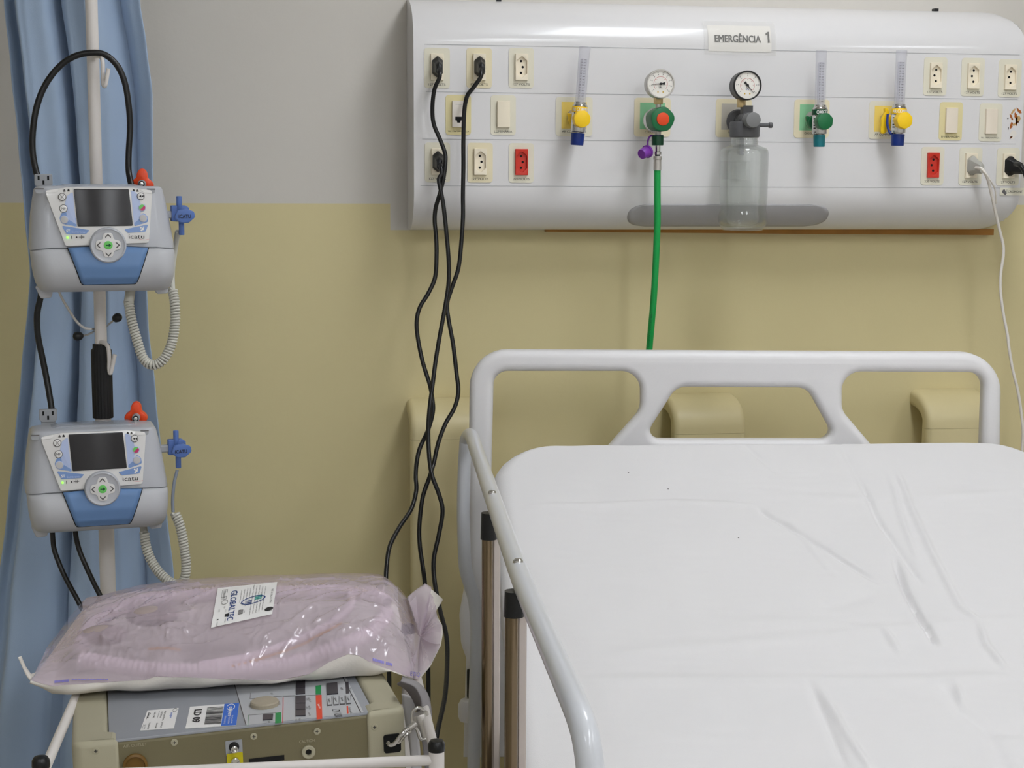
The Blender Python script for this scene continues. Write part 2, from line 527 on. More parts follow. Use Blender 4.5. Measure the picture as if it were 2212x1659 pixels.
# ------------------------------------------------------------------ service panel
PY = 2.70
PXL = Py(894, 300, PY).x; PXR = 1.361
ZT, ZB, ZK1, ZK0 = 1.815, 1.419, 1.735, 1.492
def ysurf(z):
    if z > ZK1: return PY+.118*(1-math.sqrt(max(0, 1-((z-ZK1)/.0802)**2)))
    if z < ZK0: return PY+.075*(1-math.sqrt(max(0, 1-((ZK0-z)/.0732)**2)))
    return PY
panel = thing('service_panel', 'long white medical service panel mounted on the wall above the bed', 'service panel', ((PXL+PXR)/2, WALL_Y, ZB))
def build_panel():
    prof = [(WALL_Y-.0005, ZT)]
    for k in range(1, 17):
        a = PI/2*k/16; prof.append((PY+.118*(1-sin(a)), ZK1+.08*cos(a)))
    for z in (1.68, 1.62, 1.56): prof.append((PY, z))
    for k in range(0, 15):
        a = PI/2*k/14; prof.append((PY+.075*(1-cos(a)), ZK0-.073*sin(a)))
    prof.append((WALL_Y-.0005, ZB))
    r = .055
    xs = [PXL]+[PXL+(PXR-r-PXL)*k/6 for k in range(1, 7)]+[PXR-r+r*sin(PI/2*k/10) for k in range(1, 11)]
    rings = []
    for x in xs:
        d = 0 if x <= PXR-r else r-math.sqrt(max(0, r*r-(x-PXR+r)**2))
        zt, zb = ZT-d, ZB+d
        ring = []
        for y, z in prof:
            zz = min(max(z, zb), zt)
            yy = y
            if z != zz and y < WALL_Y-.001: yy = min(WALL_Y-.002, ysurf(z)+.0)
            ring.append(Vector((x, yy, zz)))
        rings.append(ring)
    b = MB(); b.loft(rings, white_panel)
    # the four fine grooves across the front
    for z, xa in ((1.7303, 917), (1.652, 920), (1.5735, 912), (1.4953, 908)):
        x0 = Py(xa, 300, PY).x
        b.box(((x0+PXR-.012)/2, PY-.0001, z), (PXR-.012-x0, .0006, .0009), groove_m)
    # rust where the coating has flaked off
    random.seed(3)
    def blob(u, v, a, c, m, rot=0):
        o = Py(u, v, PY); n = 14
        L = [((a*(1+.35*random.uniform(-1, 1)))*cos(2*PI*k/n), (c*(1+.35*random.uniform(-1, 1)))*sin(2*PI*k/n)) for k in range(n)]
        L = [(x*cos(rot)-y*sin(rot), x*sin(rot)+y*cos(rot)) for x, y in L]
        b.flat(L, m, frame((o.x, PY-.0004, o.z)))
    for u, v, a, c, m, ro in ((2189, 240, .006, .002, rust_a, .9), (2201, 239, .006, .002, rust_b, -.8), (2185, 254, .006, .002, rust_b, 2.1), (2194, 250, .006, .0025, rust_b, 1.9), (2199, 257, .006, .005, rust_a, 1.2), (2196, 262, .007, .002, rust_b, 1.5),
                              (2184, 271, .006, .0025, rust_b, 1.3), (2192, 268, .006, .0018, rust_a, .5), (2197, 264, .004, .0015, rust_b, .1), (2188, 290, .008, .006, paper_back, 1.2), (2185, 296, .003, .0013, rust_b, .8), (2177, 256, .0012, .0012, ink_grey, 0), (2178, 277, .0028, .0008, ink_grey, 1.5), (2182, 298, .003, .0008, ink_grey, 1.3)):
        blob(u, v, a, c, m, ro)
    b.build('body', panel, sharp=32)
    # grey frosted night light on the lower curve
    b = MB()
    x0, x1 = Py(1352, 465, 2.73).x, Py(1783, 465, 2.73).x
    z1, z0 = Py(1560, 442, 2.71).z, Py(1560, 489, 2.75).z
    rr = (z1-z0)*.95
    def lens(i, j):
        z = z0+(z1-z0)*j
        q = (j-.5)*2
        ins = rr*(1-math.sqrt(max(0, 1-min(1, abs(q))**2.6)))
        x = x0+ins+(x1-x0-2*ins)*i
        return Vector((x, ysurf(z)-.0016, z))
    b.grid(lens, 40, 18, lens_m)
    b.build('night_light', panel, 'grey frosted night light lens', solidify=.0014)
    b = MB()
    a = [(Py(1180, 497, 2.80).x, ZB-.0003), (Py(2147, 497, 2.80).x, ZB-.0003), (Py(2147, 497, 2.80).x, Py(2147, 508, 2.80).z), (Py(1700, 500, 2.80).x, Py(1700, 505, 2.80).z), (Py(1180, 500, 2.80).x, Py(1180, 499.5, 2.80).z-.001)]
    b.solid([a], .009, wood_m, frame((0, 2.809, 0)))
    b.build('wood_batten', panel, 'narrow strip of bare brown wood')
    for u, v in ((1077, 3), (2020, 28)):
        p = Py(u, v, 2.80)
        MB().box((p.x, 2.80, ZT+.001), (.008, .012, .005), black_pl).build('screw_clip', panel)
    o = Py(2186, 414, PY)
    b = MB(); L = frame((o.x, PY-.0003, o.z))
    b.solid([rrect(.047, .0135, .001)], .0003, plate_tan, L)
    b.text('CROMONT', L, .0038, ink, (.006, 0), z=.0005)
    for k in range(4): b.flat(ellipse(.0035, .0022, 14), ink_grey, L @ Matrix.Translation((-.0165+.001*k, .001-.0012*k, 0)) @ Matrix.Rotation(.9+.3*k, 4, 'Z'), .0005+.0001*k)
    b.flat([(-.0105, -.004), (-.0099, -.004), (-.0099, .004), (-.0105, .004)], ink, L, .0005)
    b.build('maker_sticker', panel, 'small grey maker sticker near the lower corner')
build_panel()

PIN = circ(.0022, 14)
def hexa(w, h, c, r=.0015): return rpoly([(-w/2, -h/2+c, r), (0, -h/2, r*1.5), (w/2, -h/2+c, r), (w/2, h/2-c, r), (0, h/2, r*1.5), (-w/2, h/2-c, r)], 3)
def plate(name, u, v, pm, txt, th, label, tw=None):
    o = Py(u, v, PY)
    b = MB(); L = frame((o.x, PY-.0005, o.z))
    b.solid([rrect(.0432, .0668, .0055)], .0005, pm, L)
    b.text(txt, L, th, ink, (0, -.0272), w=tw, z=.00065)
    return b.build(name, panel, label), o
def socket(u, v, label, pm=plate_tan, col=cream, txt='127 VOLTS', flip=False, dx=0):
    ob, o = plate('power_socket', u, v, pm, txt, .0036, label, .0285)
    b = MB(); L = frame((o.x+dx, PY-.0035, o.z+.0015))
    if flip: L = L @ Matrix.Rotation(PI, 4, 'Z')
    b.solid([rrect(.0214, .0440, .0006), hexa(.0178, .0365, .0075)], .003, col, L, .0004, 1)
    b.solid([hexa(.0179, .0366, .0075)], .0006, col, L, z=-.0022)
    for y, x in ((.0098, -.0008), (0, .0022), (-.0098, -.0008)):
        b.flat(circ(.0021, 16, x, y), hole_m, L, -.0014)
    b.build('socket_insert', ob)
    return Vector((o.x+dx, PY-.0035, o.z+.0015))
def cover(name, u, v, pm, txt, th, label, col=cream_pale, tilt=True, tw=None):
    ob, o = plate(name, u, v, pm, txt, th, label, tw)
    b = MB(); L = frame((o.x, PY-.0035, o.z+.0015))
    b.solid([rrect(.0216, .0440, .0008)], .003, col, L, .0005, 1)
    if name == 'phone_jack':
        b.flat([(-.006, -.0108), (.006, -.0108), (.006, -.0045), (-.006, -.0045)], hole_m, L, .00305)
        b.flat([(-.0025, -.0145), (.0025, -.0145), (.0035, -.0108), (-.0035, -.0108)], hole_m, L, .00305)
        b.flat([(-.0058, .0155), (.0055, .0155), (.0055, .0162), (-.0058, .0162)], groove_m, L, .00305)
    b.build('rocker' if name == 'light_switch' else 'insert', ob)
SA = socket(944, 147, 'tan 127 volt socket with a black plug at the top outer end of the panel')
SB = socket(1035, 147, 'yellowed 127 volt socket holding the second black plug', plate_cream)
socket(1126, 147, 'empty cream 127 volt socket beside the two upper black plugs')
cover('phone_jack', 990, 248.5, plate_yel, 'TEL / INFORMÁTICA', .0024, 'yellowed phone jack half hidden by a black cord', jack_white, tw=.036)
cover('light_switch', 1087, 249, plate_tan, 'LUMINÁRIA', .0036, 'tan light switch between the phone jack and the first flowmeter', cream, tw=.031)
SC = socket(945, 351, 'tan 127 volt socket with a black plug in the bottom row')
socket(1037, 351.5, 'empty cream 127 volt socket in the bottom row', plate_cream)
socket(1126, 352, 'red 220 volt socket below the light switch', col=red_sock, txt='220 VOLTS')
socket(2020, 165, 'empty 127 volt socket next to the last yellow flowmeter', flip=True)
socket(2101, 166.5, 'empty 127 volt socket in the middle of the three upper ones', flip=True)
socket(2181, 169, 'empty 127 volt socket above the rust stain', flip=True)
cover('blank_cover', 2053.5, 262, plate_yel, 'ENFERMAGEM', .0034, 'yellowed nurse call plate with a blank cover', tw=.034)
cover('blank_cover', 2139.5, 264.5, plate_tan, 'TEL / INFORMÁTICA', .0024, 'tan blank cover plate beside the rust stain', tw=.035)
socket(2014, 358.5, 'red 220 volt socket below the nurse call plate', col=red_sock, txt='220 VOLTS', flip=True)
SD = socket(2096, 359.5, 'tan 127 volt socket holding the pale grey plug')
SE = socket(2177, 360.5, 'tan 127 volt socket holding the black plug by the panel corner')

def gas_plate(u, v, col, txt, label):
    o = Py(u, v, PY); b = MB(); L = frame((o.x, PY-.0005, o.z))
    b.solid([rrect(.0640, .0660, .0058)], .0005, plate_cream if col is not gas_yel else plate_tan, L)
    b.solid([rrect(.0440, .0450, .0006)], .0007, col, L @ Matrix.Translation((0, .0022, 0)))
    b.text(txt, L, .0037, ink, (0, -.0252), z=.00065)
    ob = b.build('gas_outlet', panel, label)
    c = MB(); c.cyl((o.x, PY-.001, o.z), (o.x, PY-.006, o.z), .0125, steel)
    c.build('outlet_ring', ob)
gas_plate(1240, 252, gas_yel, 'AR COMPRIMIDO', 'yellow compressed air outlet plate nearest the light switch')
gas_plate(1409, 253.5, gas_green, 'OXIGÊNIO', 'green oxygen outlet plate behind the round green regulator')
gas_plate(1584.5, 255, gas_grey, 'VÁCUO', 'grey vacuum outlet plate behind the jar head')
gas_plate(1753, 256.5, gas_green, 'OXIGÊNIO', 'green oxygen outlet plate behind the green flowmeter')
gas_plate(1914, 259.5, gas_yel, 'AR COMPRIMIDO', 'yellow compressed air outlet plate nearest the blank covers')

# ------------------------------------------------------------------ paper sign in a plastic sleeve
def build_sign():
    xa, xb = Py(1521, 85, PY).x, Py(1676, 85, PY).x
    zb, zt = Py(1600, 119, PY).z, Py(1600, 49, 2.712).z
    t = thing('sign', 'paper sign in a clear sleeve reading the emergency bay number, on the panel top', 'sign', ((xa+xb)/2, PY, zb))
    N = 12
    w, h = xb-xa, zt-zb
    def surf(d):
        def f(p):
            x = xa+(p[0])*w; z = zb+p[1]*h
            e = 1e-3
            dy = (ysurf(z+e)-ysurf(z-e))/(2*e)
            n = Vector((0, -1, dy)).normalized()
            return Vector((x, ysurf(z), z))+n*(d+p[2])
        return f
    b = MB(); b.grid(lambda i, j: Vector((.06+.88*i, .10+.80*j, 0)), 6, 24, paper_m, surf(.0008)); 
    def tl(p): return Vector((.5+p[0]/w, p[1]/h, p[2]))
    f = surf(.0016)
    for dx in (-.00035, 0, .00035): b.text('EMERGÊNCIA', lambda p: f(tl(p)), .0116, ink, (-.004+dx, .034*h/.07), w=.0822)
    one = [(-.0012, -.0092), (.0022, -.0092), (.0022, .0092), (-.0002, .0092), (-.0044, .0062), (-.0044, .0034), (-.0012, .0052)]
    b.add([(.0508+x, .0385*h/.07+y, .0004) for x, y in one], [(0, 1, 2, 6), (6, 2, 3, 4, 5)], ink, lambda p: f(tl(p)))
    b.build('paper', t)
    c = MB(); c.grid(lambda i, j: Vector((i, j, 0)), 10, N, sleeve_m, surf(.0034))
    c.build('sleeve', t, 'clear plastic sleeve')
build_sign()

# ------------------------------------------------------------------ gauges, flowmeters, regulator, suction jar
def gauge(parent, c, r, ring, ang, label, depth=.02, marks=9):
    """round pressure gauge facing the bed; c is the centre of the dial"""
    c = Vector(c)
    b = MB()
    b.lathe([(r*.9, 0), (r*.97, .002), (r*.97, depth-.003), (r, depth-.002), (r, depth+.001), (r*.97, depth+.0025), (r*.9, depth+.0025), (r*.885, depth-.0005)], ring, c+Vector((0, depth, 0)), (0, -1, 0), 40)
    g = b.build('gauge', parent, label)
    b = MB(); L = frame(c)
    b.flat(circ(r*.89, 40), gauge_face, L, .0002)
    n = 40
    arc = [(r*.5*cos(a), r*.5*sin(a)) for a in [R_(-40+260*k/n) for k in range(n+1)]]+[(r*.475*cos(a), r*.475*sin(a)) for a in [R_(220-260*k/n) for k in range(n+1)]]
    b.flat(arc, dial_red, L, .0004)
    for k in range(marks):
        a = R_(-40+260*k/(marks-1))
        for r0, r1, mm in ((.60, .68, ink), (.38, .42, dial_red)):
            tck = r*.014
            q = [(r*r0*cos(a)-tck*sin(a), r*r0*sin(a)+tck*cos(a)), (r*r1*cos(a)-tck*sin(a), r*r1*sin(a)+tck*cos(a)), (r*r1*cos(a)+tck*sin(a), r*r1*sin(a)-tck*cos(a)), (r*r0*cos(a)+tck*sin(a), r*r0*sin(a)-tck*cos(a))]
            b.flat(q, mm, L, .0005)
        b.text(str((marks-1-k)*2), L, r*.09, ink, (r*.77*cos(a), r*.77*sin(a)), z=.0005)
    b.text('kPa', L, r*.12, dial_blue if ring is black_pl else ink, (0, -r*.25), z=.0005)
    for x in (-.18, .18): b.flat(circ(r*.05, 10, r*x, -r*.56), dial_gold, L, .0005)
    b.build('dial', g)
    b = MB()
    N = L @ Matrix.Rotation(ang, 4, 'Z')
    b.solid([[(-r*.3, -r*.09), (-r*.3, r*.09), (-r*.12, r*.05), (0, r*.03), (r*.66, r*.008), (r*.66, -r*.008), (0, -r*.03), (-r*.12, -r*.05)]], .0003, black_pl, N, z=.0014)
    b.cyl(c+Vector((0, -.0008, 0)), c+Vector((0, -.0028, 0)), r*.085, black_pl, 16)
    b.build('needle', g)
    return g

def lobes(n, d): return lambda a: 1+d*cos(n*a)
def flowmeter(u, v, knob_m, band_m, cap_m, txt, txt_m, label, tilt=0, sticker=True, lever=None, strap=False):
    out = .078
    p = Py(u, v, PY-out)
    o = Vector((p.x, PY-.006, p.z))
    t = thing('flowmeter', label, 'flowmeter', o, 'flowmeters on the service panel')
    T = Matrix.Translation((p.x, PY, p.z)) @ Matrix.Rotation(R_(tilt), 4, 'Y')
    yb = -.050
    b = MB(T)
    b.cyl((0, -.006, 0), (0, -.022, 0), .0105, chrome, bev=.001)
    b.cyl((0, -.022, 0), (0, yb, 0), .0075, chrome)
    b.build('connector', t)
    if lever:
        b = MB(T)
        b.cyl((0, -.018, 0), (0, -.030, 0), .0125, lever, 30, bev=.002)
        if strap:
            b.solid([rpoly([(-.009, -.021, .004), (0, -.022, .004), (.004, 0, .008), (.0055, .015, .004), (.003, .023, .004), (-.004, .024, .003), (-.0025, .016, .003), (-.008, .004, .008)])], .004, lever, frame((-.0135, -.024, 0)), .0015)
        else:
            b.solid([rpoly([(-.002, -.010, .003), (-.012, -.004, .003), (-.016, .012, .002), (-.006, .009, .003), (.0, .009, .003)])], .004, lever, frame((0, -.022, 0)), .0015)
        b.build('wing_nut', t)
    b = MB(T)
    b.lathe([(.0085, -.0215), (.0125, -.0205), (.0128, -.019), (.0128, .0225), (.0118, .0245), (.0105, .0255), (.0105, .0285), (.0092, .0290)], chrome, (0, yb, 0))
    b.cyl((0, yb, 0), (0, yb-.014, 0), .0085, chrome, bev=.0008)
    body = b.build('body', t)
    if sticker:
        b = MB(T)
        def st(i, j, d=0):
            a = R_(175+62*i); return Vector(((.0130+d)*cos(a), yb+(.0130+d)*sin(a), -.0165+.026*j))
        b.grid(lambda i, j: st(i, j), 8, 1, label_white)
        for j0 in (.18, .36, .58, .80): b.grid(lambda i, j: st(.38+.36*i, j0+.07*j, .0002), 3, 1, ink)
        b.build('sticker', body)
    b = MB(T)
    b.cyl((0, yb, .0115), (0, yb, .0210), .0134, band_m, 32, bev=.0004)
    tw = {'OXIGÊNIO': .030, 'AR COMPRIMIDO': .042}[txt]
    cyl = lambda q: Vector((.01365*sin(q[0]/.0134+.35), yb-.01365*cos(q[0]/.0134+.35), .0162+q[1]))
    b.text(txt, cyl, .0060, txt_m, w=tw)
    b.text(txt, lambda q: cyl((q[0]+.0004, q[1])), .0060, txt_m, w=tw)
    b.build('band', t, None)
    b = MB(T)
    b.lathe([(.0088, .0275), (.0090, .030), (.0093, .110), (.0096, .111), (.0096, .1195), (.0088, .1205)], tube_clear, (0, yb, 0), n=28)
    b.lathe([(.0052, .0285), (.0058, .100), (.002, .101)], tube_clear, (0, yb, 0), n=20)
    for k in range(15):
        z = .034+.0046*k
        b.box((.0003, yb-.0096, z), (.0030 if k % 2 else .0042, .0002, .0006), ink_grey)
        b.text(str(k+1), lambda q: Vector((q[0], yb-.0094, z+q[1])), .0022, ink_grey, (-.0048, 0), off=.02)
    b.build('tube', t, 'clear graduated tube')
    b = MB(T)
    b.cyl((0, yb-.010, 0), (0, yb-.0285, 0), .0140, knob_m, 48, bev=.0014, lob=lobes(7, .022))
    b.build('knob', t)
    b = MB(T)
    b.cyl((0, yb, -.0235), (0, yb, -.0205), .0075, chrome)
    r = .0112 if cap_m is not teal_cap else .0100
    b.cyl((0, yb, -.0225), (0, yb, -.0425), r+.0004, cap_m, 28, r-.0004, bev=.001)
    if strap:
        b.tube(smooth_path([(-.009, yb, -.024), (-.014, yb+.004, -.019), (-.0165, yb+.009, -.006), (-.0150, yb+.013, .012)], 6), .0022, cap_m, 8)
    b.build('outlet_cap', t)
flowmeter(1258, 257, yel_pl, yel_pl, blue_cap, 'AR COMPRIMIDO', label_white, 'leaning yellow flowmeter nearest the light switch', 4.2, False, yel_pl)
flowmeter(1783, 262, green_pl, dkgreen_pl, teal_cap, 'OXIGÊNIO', label_white, 'green flowmeter with a teal outlet cap', -.3, True, green_pl)
flowmeter(1955, 260, yel_pl, yel_pl, blue_cap, 'AR COMPRIMIDO', label_white, 'upright yellow flowmeter with navy cap strap beside the blank covers', .6, True, yel_pl, True)

def oxygen_regulator():
    a = Py(1421, 287, 2.645); k = Py(1441, 257, 2.606)
    o = Vector((a.x, PY-.006, k.z))
    t = thing('oxygen_regulator', 'round green oxygen regulator with dial gauge, orange button and hanging purple cap', 'regulator', o)
    X, Z = a.x, k.z
    b = MB()
    b.cyl((X, PY-.006, Z), (X, 2.672, Z), .0105, chrome, bev=.001)
    b.lathe([(.006, 0), (.015, .002), (.0205, .008), (.0208, .016), (.018, .020), (.0185, .030), (.0175, .034)], chrome, (X, 2.674, Z), (0, -1, 0), 40)
    b.cyl((X, 2.645, Z+.018), (X, 2.645, Z+.0285), .0048, steel)
    b.build('body', t)
    b = MB()
    b.cyl((X, 2.645, Z+.026), (X, 2.645, Z+.037), .0078, brass, 6, bev=.0006)
    b.build('fitting', t)
    b = MB()
    b.cyl((X, 2.645, Z-.026), (X, 2.645, Z-.018), .0055, steel)
    b.cyl((X, 2.645, Z-.031), (X, 2.645, Z-.026), .0062, brass, 6)
    b.build('fitting', t)
    gc = Py(1427, 181, 2.628)
    gauge(t, gc, .0243, steel, R_(185), 'silver rimmed dial gauge', .022, 10)
    MB().cyl((gc.x-.001, 2.645, Z+.034), (gc.x, 2.640, gc.z-.020), .0045, steel).build('stem', t)
    b = MB()
    b.cyl((X, 2.654, Z), (X, 2.612, Z), .0202, green_pl, 64, bev=.003, lob=lobes(5, .03))
    kn = b.build('knob', t)
    b = MB(); b.cyl((X, 2.614, Z), (X, 2.6105, Z), .0108, orange_dot, 32, bev=.0008)
    b.build('button', kn, 'orange button')
    b = MB()
    zc = Py(1421, 303, 2.645).z
    b.cyl((X, 2.645, zc-.0085), (X, 2.645, zc+.0085), .0100, dkgreen_pl, 36, bev=.0012, lob=lobes(9, .03))
    b.build('hose_nut', t, 'dark green nut')
    b = MB()
    zs = Py(1420, 293, 2.645).z
    b.lathe([(.0078, 0), (.0095, .0002), (.0095, .0022), (.0078, .0024)], purple_pl, (X, 2.645, zs-.001))
    pc = Py(1399, 327, 2.635)
    b.tube(smooth_path([(X-.008, 2.645, zs), (X-.014, 2.643, zs-.0015), (X-.0185, 2.640, zs-.010), (X-.0190, 2.637, zs-.020), (pc.x, 2.634, pc.z+.008)], 6), .0017, purple_pl, 8)
    d = Vector((-.72, -.55, -.28)).normalized()
    q = pc+d*-.002
    b.lathe([(.0085, 0), (.0110, .001), (.0110, .0045), (.0092, .005), (.0086, .018), (.0078, .0192)], purple_pl, q, d, 28)
    b.build('dust_cap', t, 'purple cap on its strap')
oxygen_regulator()

def hose():
    pts = [Py(1421, 310, 2.645), Py(1420, 345, 2.645)]
    t = thing('oxygen_hose', 'green braided hose hanging from the oxygen regulator down behind the headboard', 'hose', Py(1420, 340, 2.645))
    path = [Py(u, v, y) for u, v, y in ((1420, 362, 2.645), (1420, 420, 2.645), (1420, 480, 2.646), (1418, 540, 2.650), (1415, 600, 2.655), (1411, 660, 2.662), (1406, 715, 2.670), (1402, 762, 2.676), (1395, 850, 2.685), (1386, 1000, 2.69), (1380, 1250, 2.69), (1376, 1500, 2.69), (1374, 1900, 2.69), (1373, 2150, 2.66), (1372, 2235, 2.58))]
    b = MB(); b.tube(smooth_path(path, 10), .0058, hose_green, 14)
    hs = b.build('hose', t)
    # faded print running down the hose
    b = MB()
    a, c = Py(1410, 672, 2.654), Py(1402, 752, 2.668)
    ydir = (a-c).normalized()
    Lf = frame((a+c)/2+Vector((-.003, -.0052, 0)), (c-a), Vector((1, .1, 0)))
    b.text('MANGUEIRA OXIGENIO', Lf, .0030, dkgreen_pl, w=.062, z=.0004)
    b.build('print', hs)
    b = MB()
    p = Py(1420.5, 330, 2.645); x, y = p.x, 2.645
    z = lambda v: Py(1420, v, 2.645).z
    b.cyl((x, y, z(312)), (x, y, z(330)), .0048, chrome)
    b.lathe([(.0066, z(334)), (.0066, z(328)), (.0058, z(327))], chrome, (x, y, 0))
    b.lathe([(.0044, z(342)), (.0044, z(330))], black_pl, (x, y, 0))
    b.lathe([(.0068, z(368)), (.0066, z(345)), (.0074, z(344)), (.0074, z(338)), (.0066, z(337))], steel, (x, y, 0))
    b.build('ferrule', t, 'steel hose ferrule')
hose()

def suction():
    J = Py(1606, 400, 2.644); X, Y = J.x, 2.644
    z = lambda v: Py(1606, v, Y).z
    t = thing('suction_jar', 'clear glass suction jar hanging under a grey vacuum regulator with dial gauge', 'suction jar', (X, PY-.006, z(262)))
    zk = Py(1626, 259, 2.604).z
    b = MB()
    b.cyl((X, PY-.006, zk), (X, 2.664, zk), .0115, dkgrey_pl, bev=.001)
    b.lathe([(.010, 0), (.018, .001), (.021, .008), (.0190, .012), (.012, .014)], dkgrey_pl, (X-.002, 2.684, zk), (0, -1, 0), 32)
    b.cyl((X, 2.655, zk+.002), (X, 2.628, zk+.002), .0112, dkgrey_pl, bev=.001)
    b.box((X+.002, 2.642, z(240)), (.017, .017, .018), dkgrey_pl)
    b.box((X, 2.648, z(266)), (.026, .02, .016), dkgrey_pl)
    b.build('regulator_body', t, bevel=None)
    gc = Py(1614.5, 184.5, 2.620)
    gauge(t, gc, .0248, black_pl, R_(-48), 'black dial gauge', .027, 7)
    b = MB(); b.cyl((gc.x-.003, 2.642, z(232)), (gc.x-.003, 2.642, z(214)), .0072, brass, 6, bev=.0006)
    b.build('fitting', t)
    b = MB(); b.cyl((X+.002, 2.640, zk), (X+.002, 2.602, zk), .0128, grey_pl, 40, bev=.0012, lob=lobes(8, .012))
    b.build('knob', t)
    b = MB()
    zl0, zl1 = z(297), z(263)
    b.lathe([(.0235, zl0), (.0252, zl0+.0015), (.0258, zl1-.002), (.0245, zl1), (.008, zl1+.0005)], dkgrey_pl, (X, Y, 0), n=48, lob=lobes(16, .006))
    zn = z(270)
    b.lathe([(.0036, 0), (.0036, .018), (.0048, .019), (.0048, .024), (.0032, .025)], dkgrey_pl, (X+.022, Y-.006, zn), (1, 0, 0), 16)
    b.build('lid', t)
    prof = [(298, .0222), (302, .0226), (306, .0236), (309, .0226), (313, .0235), (317, .030), (320, .0375), (325, .0405), (332, .0415), (380, .0413), (425, .0410), (440, .0400), (450, .0392), (458, .0402), (468, .0418), (478, .0416), (486, .0395), (492, .0365), (497, .0335)]
    out = [(r, z(v)) for v, r in prof]
    inn = [(r-.0024, z(v)) for v, r in prof[:-2]]+[(.031, z(490)), (.0001, z(489))]
    ringp = inn[::-1]+out+[(.028, z(496.5)), (.0001, z(494))]
    b = MB(); b.lathe(ringp, glass_m, (X, Y, 0), (0, 0, 1), 64)
    j = b.build('jar', t, 'clear glass jar', sharp=60)
    b = MB()
    def lab(i, jx):
        a = R_(90+(-24+44*i)); return Vector((X+.0387*cos(a), Y+.0387*sin(a), z(387)+(z(349)-z(387))*jx))
    b.grid(lab, 8, 1, jar_label); b.build('paper_label', j, solidify=None)
    b = MB(); b.cyl((X-.004, Y+.002, z(298)), (X-.004, Y+.002, z(335)), .004, tube_clear, 14)
    b.build('dip_tube', j)
suction()

# ------------------------------------------------------------------ plugs and cords
def plug_mesh(T, m, up=False):
    b = MB(T)
    def ring(s, y, dz): return [Vector((x*s, y, zz*s+dz)) for x, zz in hexa(.0182, .0365, .0078, .002)]
    b.loft([ring(.9, .003, 0), ring(1, .002, 0), ring(1, -.006, 0), ring(.93, -.0085, 0), ring(.78, -.012, -.001), ring(.66, -.020, -.003), ring(.60, -.027, -.0045), ring(.50, -.030, -.006), ring(.30, -.031, -.007)], m)
    return b
def cord_thing(name, label, cat, path, r, m, plug_at=None, plug_m=None, T=None, group=None, per=10):
    t = thing(name, label, cat, path[0], group)
    b = MB(); b.tube(smooth_path(path, per), r, m, 12)
    b.build('cord', t)
    if plug_at is not None:
        plug_mesh(T if T else Matrix.Translation(plug_at), plug_m).build('plug', t)
    return t
def pxpath(L): return [Py(u, v, y) for u, v, y in L]
CORDS = 'black power cords hanging from the service panel'
def start(s, dx=0): return [s+Vector((dx*.2, -.026, -.004)), s+Vector((dx*.6, -.036, -.010)), s+Vector((dx, -.040, -.020))]
cord_thing('power_cord', 'black cord from the top outer socket, swinging widest toward the curtain', 'power cord',
    start(SA, -.001)+pxpath([(938, 195, 2.662), (934, 235, 2.668), (937, 268, 2.670), (950, 300, 2.668), (961, 330, 2.664), (962, 352, 2.660), (958, 385, 2.658), (950, 418, 2.660), (941, 450, 2.664), (939, 478, 2.664), (942, 510, 2.66), (943, 550, 2.655), (940, 598, 2.65), (926, 632, 2.645), (907, 664, 2.64), (900, 695, 2.635), (903, 733, 2.63), (914, 785, 2.62), (928, 830, 2.612), (934, 862, 2.604), (935, 890, 2.60), (925, 928, 2.595), (907, 968, 2.58), (900, 1000, 2.57), (898, 1030, 2.56), (899, 1060, 2.55), (888, 1100, 2.53), (862, 1140, 2.50), (842, 1180, 2.47), (835, 1225, 2.44), (834, 1262, 2.42), (836, 1320, 2.40), (840, 1420, 2.40), (842, 1600, 2.40)]),
    .0036, black_rub, SA, black_pl, Matrix.Translation(SA), CORDS)
cord_thing('power_cord', 'black cord from the bottom row socket, the one reaching the cart corner post', 'power cord',
    start(SC, .002)+pxpath([(948, 388, 2.655), (952, 412, 2.650), (958, 445, 2.648), (964, 500, 2.645), (969, 560, 2.64), (969, 610, 2.635), (962, 660, 2.63), (950, 725, 2.622), (941, 780, 2.615), (934, 835, 2.60), (928, 880, 2.584), (925, 930, 2.578), (927, 985, 2.565), (933, 1026, 2.542), (949, 1070, 2.53), (956, 1105, 2.52), (948, 1155, 2.50), (937, 1208, 2.48), (939, 1258, 2.45), (951, 1320, 2.40), (964, 1373, 2.35), (966, 1430, 2.30), (961, 1505, 2.22), (945, 1580, 2.14), (938, 1640, 2.10), (935, 1750, 2.08)]),
    .0036, black_rub, SC, black_pl, Matrix.Translation(SC), CORDS)
cord_thing('power_cord', 'black cord from the yellowed socket, hanging nearest the headboard', 'power cord',
    start(SB, -.004)+pxpath([(1022, 190, 2.660), (1009, 208, 2.664), (1003, 240, 2.667), (1001, 300, 2.668), (1001, 360, 2.668), (1000, 420, 2.666), (1000, 470, 2.664), (996, 530, 2.658), (990, 580, 2.654), (976, 622, 2.650), (966, 656, 2.646), (969, 690, 2.640), (979, 745, 2.632), (986, 805, 2.624), (990, 845, 2.616), (982, 880, 2.61), (962, 916, 2.60), (947, 956, 2.59), (937, 1000, 2.575), (927, 1033, 2.558), (913, 1075, 2.55), (906, 1135, 2.54), (907, 1180, 2.53), (913, 1222, 2.51), (918, 1262, 2.49), (922, 1330, 2.47), (925, 1450, 2.46), (926, 1600, 2.46)]),
    .0036, black_rub, SB, black_pl, Matrix.Translation(SB), CORDS)
